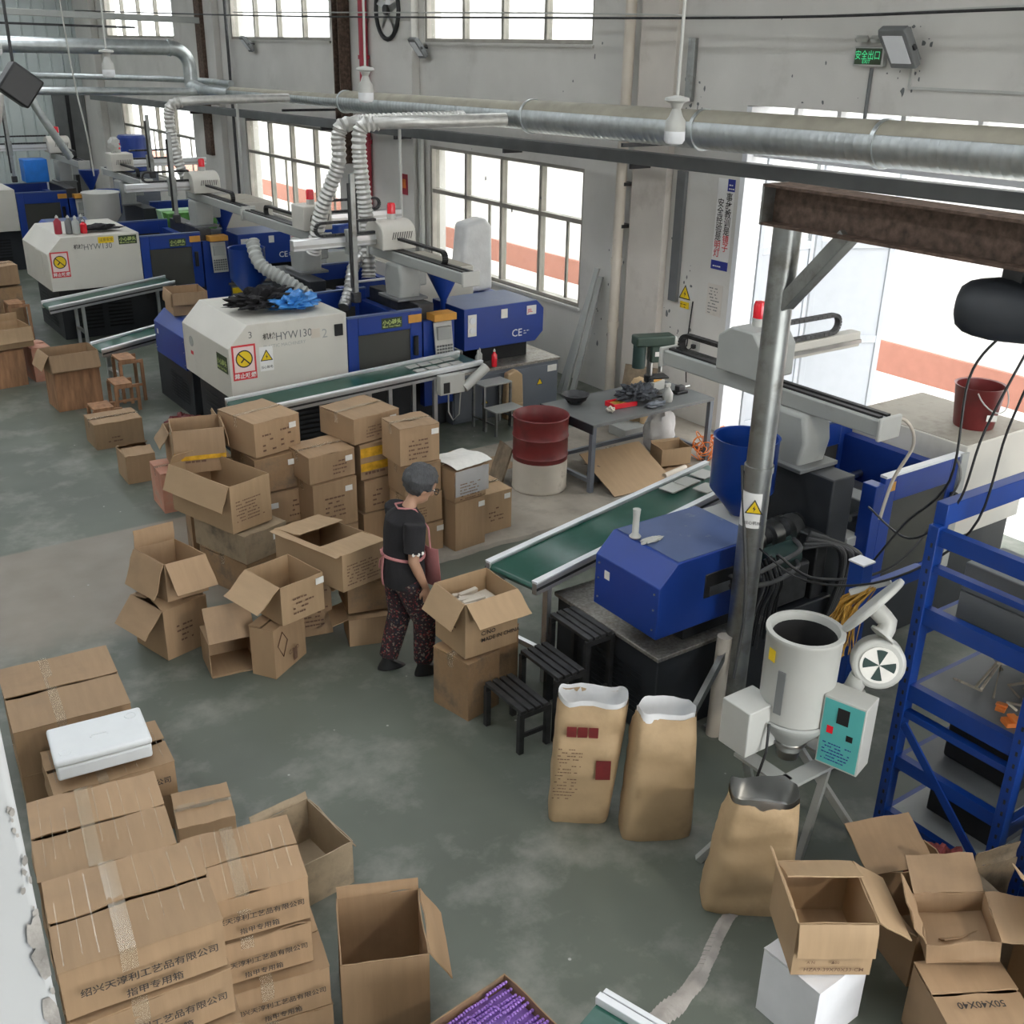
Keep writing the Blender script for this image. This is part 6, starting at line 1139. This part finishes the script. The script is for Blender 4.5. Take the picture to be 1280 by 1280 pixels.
tag(MB().box(5.0, 5.5, 2.25, 2.7, .513, .75).obj('black_toolbox', 'black', bev=.02), 'black toolbox on the lower rack shelf', 'toolbox'); tag(MB().box(4.95, 5.45, 2.25, 2.7, .153, .4).obj('dark_crate', 'black_matte', bev=.01), 'dark crate at the bottom of the rack', 'crate')
t = thing('blue_post', 'short blue upright with a white slotted cap behind the rack', 'post', (4.98, 3.42, 0)); MB().box(-.05, .05, -.05, .05, 0, 1.46).obj('upright', 'blue_rack', t, bev=.004); MB().box(-.055, .055, -.055, .055, 1.46, 1.47).obj('cap', 'white_paint', t); MB().box(.05, .6, -.03, .03, 1.2, 1.28).obj('side_rail', 'blue_rack', t)
t = thing('straw_broom', 'worn yellow straw broom hooked on the rack behind the dryer', 'broom', (4.72, 3.22, 0)); MB().bar((.12, -.1, 1.5), (.02, .08, 1.38), .03, .03).obj('handle', 'white_plastic', t); m = MB(); rn = random.Random(4)
for k in range(70): a0 = Vector((.08+rn.uniform(-.02, .02), -.02+rn.uniform(-.03, .03), 1.45)); m.tube([a0, a0+Vector((-.05+rn.uniform(-.05, .05), .1+rn.uniform(-.05, .05), -.14)), a0+Vector((-.07+rn.uniform(-.1, .06), .14+rn.uniform(-.1, .08), -.42+rn.uniform(-.06, .06)))], .003, 4)
q = m.obj('bristles', 'yellow_straw', t); q['kind'] = 'stuff'
tag(MB().blob((4.58, 2.36, .12), (.15, .13, .13), .4, 81, 30, 20, 3).obj('spotted_cloth', 'red_cloth'), 'red spotted cloth bundle on the floor in front of the rack', 'cloth')

# ================================================================== THE WOMAN
def remesh(o, vox, it=4):
    r = o.modifiers.new('r', 'REMESH'); r.mode = 'VOXEL'; r.voxel_size = vox; s = o.modifiers.new('s', 'SMOOTH'); s.iterations = it; s.factor = .5
    dg = bpy.context.evaluated_depsgraph_get(); me = bpy.data.meshes.new_from_object(o.evaluated_get(dg)); o.modifiers.clear(); mt = o.data.materials[0]; o.data = me
    me.materials.clear(); me.materials.append(mt)
    for p in me.polygons: p.use_smooth = True; p.material_index = 0
def loft(m, secs, n=24):
    """secs: (cx, cy, cz, rx, ry)"""
    vv = []; K = len(secs)
    for cx, cy, cz, rx, ry in secs: vv += [(cx+rx*math.cos(2*math.pi*i/n), cy+ry*math.sin(2*math.pi*i/n), cz) for i in range(n)]
    ff = [(j*n+i, j*n+(i+1) % n, (j+1)*n+(i+1) % n, (j+1)*n+i) for j in range(K-1) for i in range(n)]+[tuple(range(n))[::-1], tuple((K-1)*n+i for i in range(n))]
    return m.add(vv, ff)
w = thing('person', 'woman in black top, pink tied apron and flowered trousers walking past boxes', 'person', (3.27, 5.90, 0), -8)
SH, EL, WR = (.02, -.185, 1.24), (-.015, -.235, .99), (.075, -.225, .77)
SH2, EL2, WR2 = (.02, .185, 1.24), (.05, .235, 1.0), (.14, .2, .80)
HP, KN, AN = (0, -.085, .80), (.12, -.095, .44), (.10, -.10, .09); HP2, KN2, AN2 = (0, .085, .80), (.0, .09, .44), (-.10, .085, .08)
m = MB()
loft(m, [(0, 0, .76, .09, .13), (0, 0, .86, .105, .15), (0, 0, .98, .095, .13), (.02, 0, 1.12, .105, .14), (.03, 0, 1.24, .09, .155), (.045, 0, 1.29, .05, .07), (.07, 0, 1.34, .046, .048), (.10, 0, 1.38, .048, .048)])
for s_, e_, w_ in ((SH, EL, WR), (SH2, EL2, WR2)):
    m.tube([s_, Vector(s_).lerp(Vector(e_), .5), e_, Vector(e_).lerp(Vector(w_), .35), w_], [.05, .043, .038, .036, .024], 14)
for h_, k_, a_ in ((HP, KN, AN), (HP2, KN2, AN2)): m.tube([h_, k_, Vector(k_).lerp(Vector(a_), .3), a_], [.085, .055, .052, .036], 14)
def hand(m, wr, d, side):
    wr, d = Vector(wr), Vector(d).normalized(); s = Vector((0, side, 0)); f = d.cross(s).normalized(); pc = wr+d*.045
    m.tube([wr, pc, pc+d*.035], [.024, .032, .028], 12); b = pc+d*.03
    for k, (off, L) in enumerate(((-.026, .062), (-.009, .07), (.009, .066), (.024, .05))): q = b+f*off; m.tube([q, q+d*L*.5, q+d*L*.9-s*side*.0+f*0+Vector((0, -side*.012, 0))], [.0095, .009, .0075], 8)
    m.tube([wr+d*.02+f*.022, wr+d*.045+f*.045, wr+d*.08+f*.05], [.012, .011, .008], 8)
hand(m, WR, (.12, .05, -1), -1); hand(m, WR2, (.3, -.05, -.9), 1)
# head: skull, jaw, nose, ears
hc = Vector((.135, 0, 1.445)); HR = Matrix.Rotation(R(30), 4, 'Y') @ Matrix.Scale(1.12, 4); hm = MB(); hm.M = Matrix.Translation(hc) @ HR
hm.blob((0, 0, .02), (.096, .078, .1), 0, 0, 26, 18); hm.blob((.022, 0, -.05), (.066, .056, .065), 0, 0, 20, 14); hm.blob((.098, 0, -.02), (.02, .013, .022), 0, 0, 12, 8); hm.blob((.082, 0, -.068), (.012, .024, .01), 0, 0, 12, 8)
for s_ in (-1, 1): hm.blob((-.005, s_*.078, -.01), (.02, .01, .03), 0, 0, 12, 8)
m.add(hm.v, hm.f); body = m.obj('body', 'skin', w); remesh(body, .008, 3)
m = MB(); loft(m, [(-.005, 0, .74, .15, .19), (0, 0, .86, .148, .185), (0, 0, .98, .135, .168), (.015, 0, 1.12, .145, .175), (.02, 0, 1.22, .13, .185), (.035, 0, 1.285, .07, .10), (.05, 0, 1.31, .052, .062)])
for s_, e_ in ((SH, EL), (SH2, EL2)): m.tube([Vector(s_)+Vector((0, 0, .01)), Vector(s_).lerp(Vector(e_), .45), Vector(s_).lerp(Vector(e_), .72)], [.078, .074, .07], 16)
sh = m.obj('shirt', 'cloth_black', w); remesh(sh, .009, 5)
sl = Vector(SH).lerp(Vector(EL), .64); MB().tube([sl, Vector(SH).lerp(Vector(EL), .74)], .072, 18).obj('sleeve_cuff', 'cloth_black', w); [MB().blob(sl+Vector((-.03+.032*k, -.071+.006*abs(k-1), -.012)), (.013, .004, .013), .2, k, 10, 6).obj('cuff_flower', 'sticker', w) for k in range(3)]
m = MB(); loft(m, [(0, 0, .70, .10, .16), (-.005, 0, .80, .122, .162), (-.005, 0, .86, .118, .158)])
for h_, k_, a_ in ((HP, KN, AN), (HP2, KN2, AN2)): a_ = Vector(a_)+Vector((0, 0, .02)); m.tube([h_, Vector(h_).lerp(Vector(k_), .5), k_, Vector(k_).lerp(a_, .5), a_], [.112, .105, .088, .08, .07], 16)
tr_ = m.obj('trousers', 'floral_cloth', w); remesh(tr_, .010, 4)
for a_, ang in ((AN, 0), (AN2, -38)):
    m = MB(); m.M = Matrix.Translation(Vector((a_[0], a_[1], a_[2]))) @ Matrix.Rotation(R(-ang*.35), 4, 'Y'); loft(m, [(.05, 0, -.088, .12, .042), (.05, 0, -.07, .122, .045), (.04, 0, -.045, .105, .043), (.0, 0, -.01, .05, .038), (-.01, 0, .015, .042, .036)], 20); m.obj('shoe', 'black', w, ang=60)
# hair cap, glasses, eyes
hm = MB(); hm.M = Matrix.Translation(hc) @ HR; hm.blob((-.014, 0, .032), (.112, .099, .108), .06, 91, 36, 24, 4); hr = hm.obj('hair', 'hair_grey', w)
bm = bmesh.new(); bm.from_mesh(hr.data); inv = (Matrix.Translation(hc) @ HR).inverted(); kill = [v for v in bm.verts if ((q := inv @ v.co).x > .045 and q.z < .055) or q.z < -.075 or (q.x > -.0 and q.z < -.015)]; bmesh.ops.delete(bm, geom=kill, context='VERTS'); bm.to_mesh(hr.data); bm.free()
sd_ = hr.modifiers.new('thick', 'SOLIDIFY'); sd_.thickness = .016; sd_.offset = -1
for s_ in (-1, 1):
    hm = MB(); hm.M = Matrix.Translation(hc) @ HR; hm.blob((.083, s_*.03, .008), (.011, .013, .009), 0, 0, 12, 8); e_ = hm.obj('eye', 'sign_white', w)
    hm = MB(); hm.M = Matrix.Translation(hc) @ HR; hm.blob((.092, s_*.03, .008), (.004, .006, .006), 0, 0, 10, 6); hm.obj('iris', 'black', e_)
hm = MB(); hm.M = Matrix.Translation(hc) @ HR
for s_ in (-1, 1): hm.tube([(.108, s_*.033+.025*math.cos(R(q)), .006+.019*math.sin(R(q))) for q in range(0, 360, 24)], .0025, 5, closed=True); hm.tube([(.106, s_*.058, .01), (.05, s_*.082, .012), (-.01, s_*.085, .006)], .0025, 5)
hm.tube([(.11, -.008, .01), (.113, 0, .013), (.11, .008, .01)], .0025, 5); hm.obj('glasses', 'black', w)
# apron
ap = MB().panel((.165, .10, .70), (0, -.24, 0), (-.012, 0, .30), .004, 8, 8, lambda u, v: .02*math.sin(5*u)*(1-v)*.6-.05*(2*u-1)**2).obj('apron', 'pink_apron', w)
MB().tube([(.142*math.cos(R(q)), .178*math.sin(R(q)), .965+.01*math.sin(R(q*2))) for q in range(0, 360, 15)], .011, 6, closed=True).obj('waist_tie', 'pink_apron', ap); MB().panel((-.155, .015, .74), (0, -.03, 0), (0, 0, .22), .004, 2, 4, lambda u, v: .008*math.sin(4*v)).obj('tie_end', 'pink_apron', ap); MB().tube([(-.143, 0, .965), (-.158, .03, .92), (-.156, .06, .85)], .007, 6).obj('tie_end', 'pink_apron', ap); MB().tube([(-.143, 0, .965), (-.165, -.02, 1.0), (-.16, .01, 1.01), (-.143, 0, .965)], .007, 6).obj('bow', 'pink_apron', ap)
MB().tube([(.05, .06, 1.31), (-.03, .05, 1.315), (-.04, -.03, 1.315), (.07, -.07, 1.30), (.16, -.08, 1.15), (.165, -.1, 1.0)], .007, 6).obj('neck_strap', 'pink_apron', ap)
# fixture of the lamp behind the camera, hung from the roof
t = thing('flood_light', 'grey floodlight hung on a rod from the roof inside the near doorway', 'floodlight', lamp.location); t.rotation_euler = lamp.rotation_euler
MB().box(-.17, .17, -.13, .13, .2, .27).obj('housing', 'machine_grey_dark', t, bev=.008); MB().box(-.14, .14, -.1, .1, .19, .2).obj('glass', 'white_paint', t)
iv = lamp.rotation_euler.to_matrix().inverted(); MB().bar(Vector((0, 0, .27)), Vector((0, 0, .27))+iv @ Vector((0, 0, 1.36)), .03, .03).obj('rod', 'steel_dark', t)
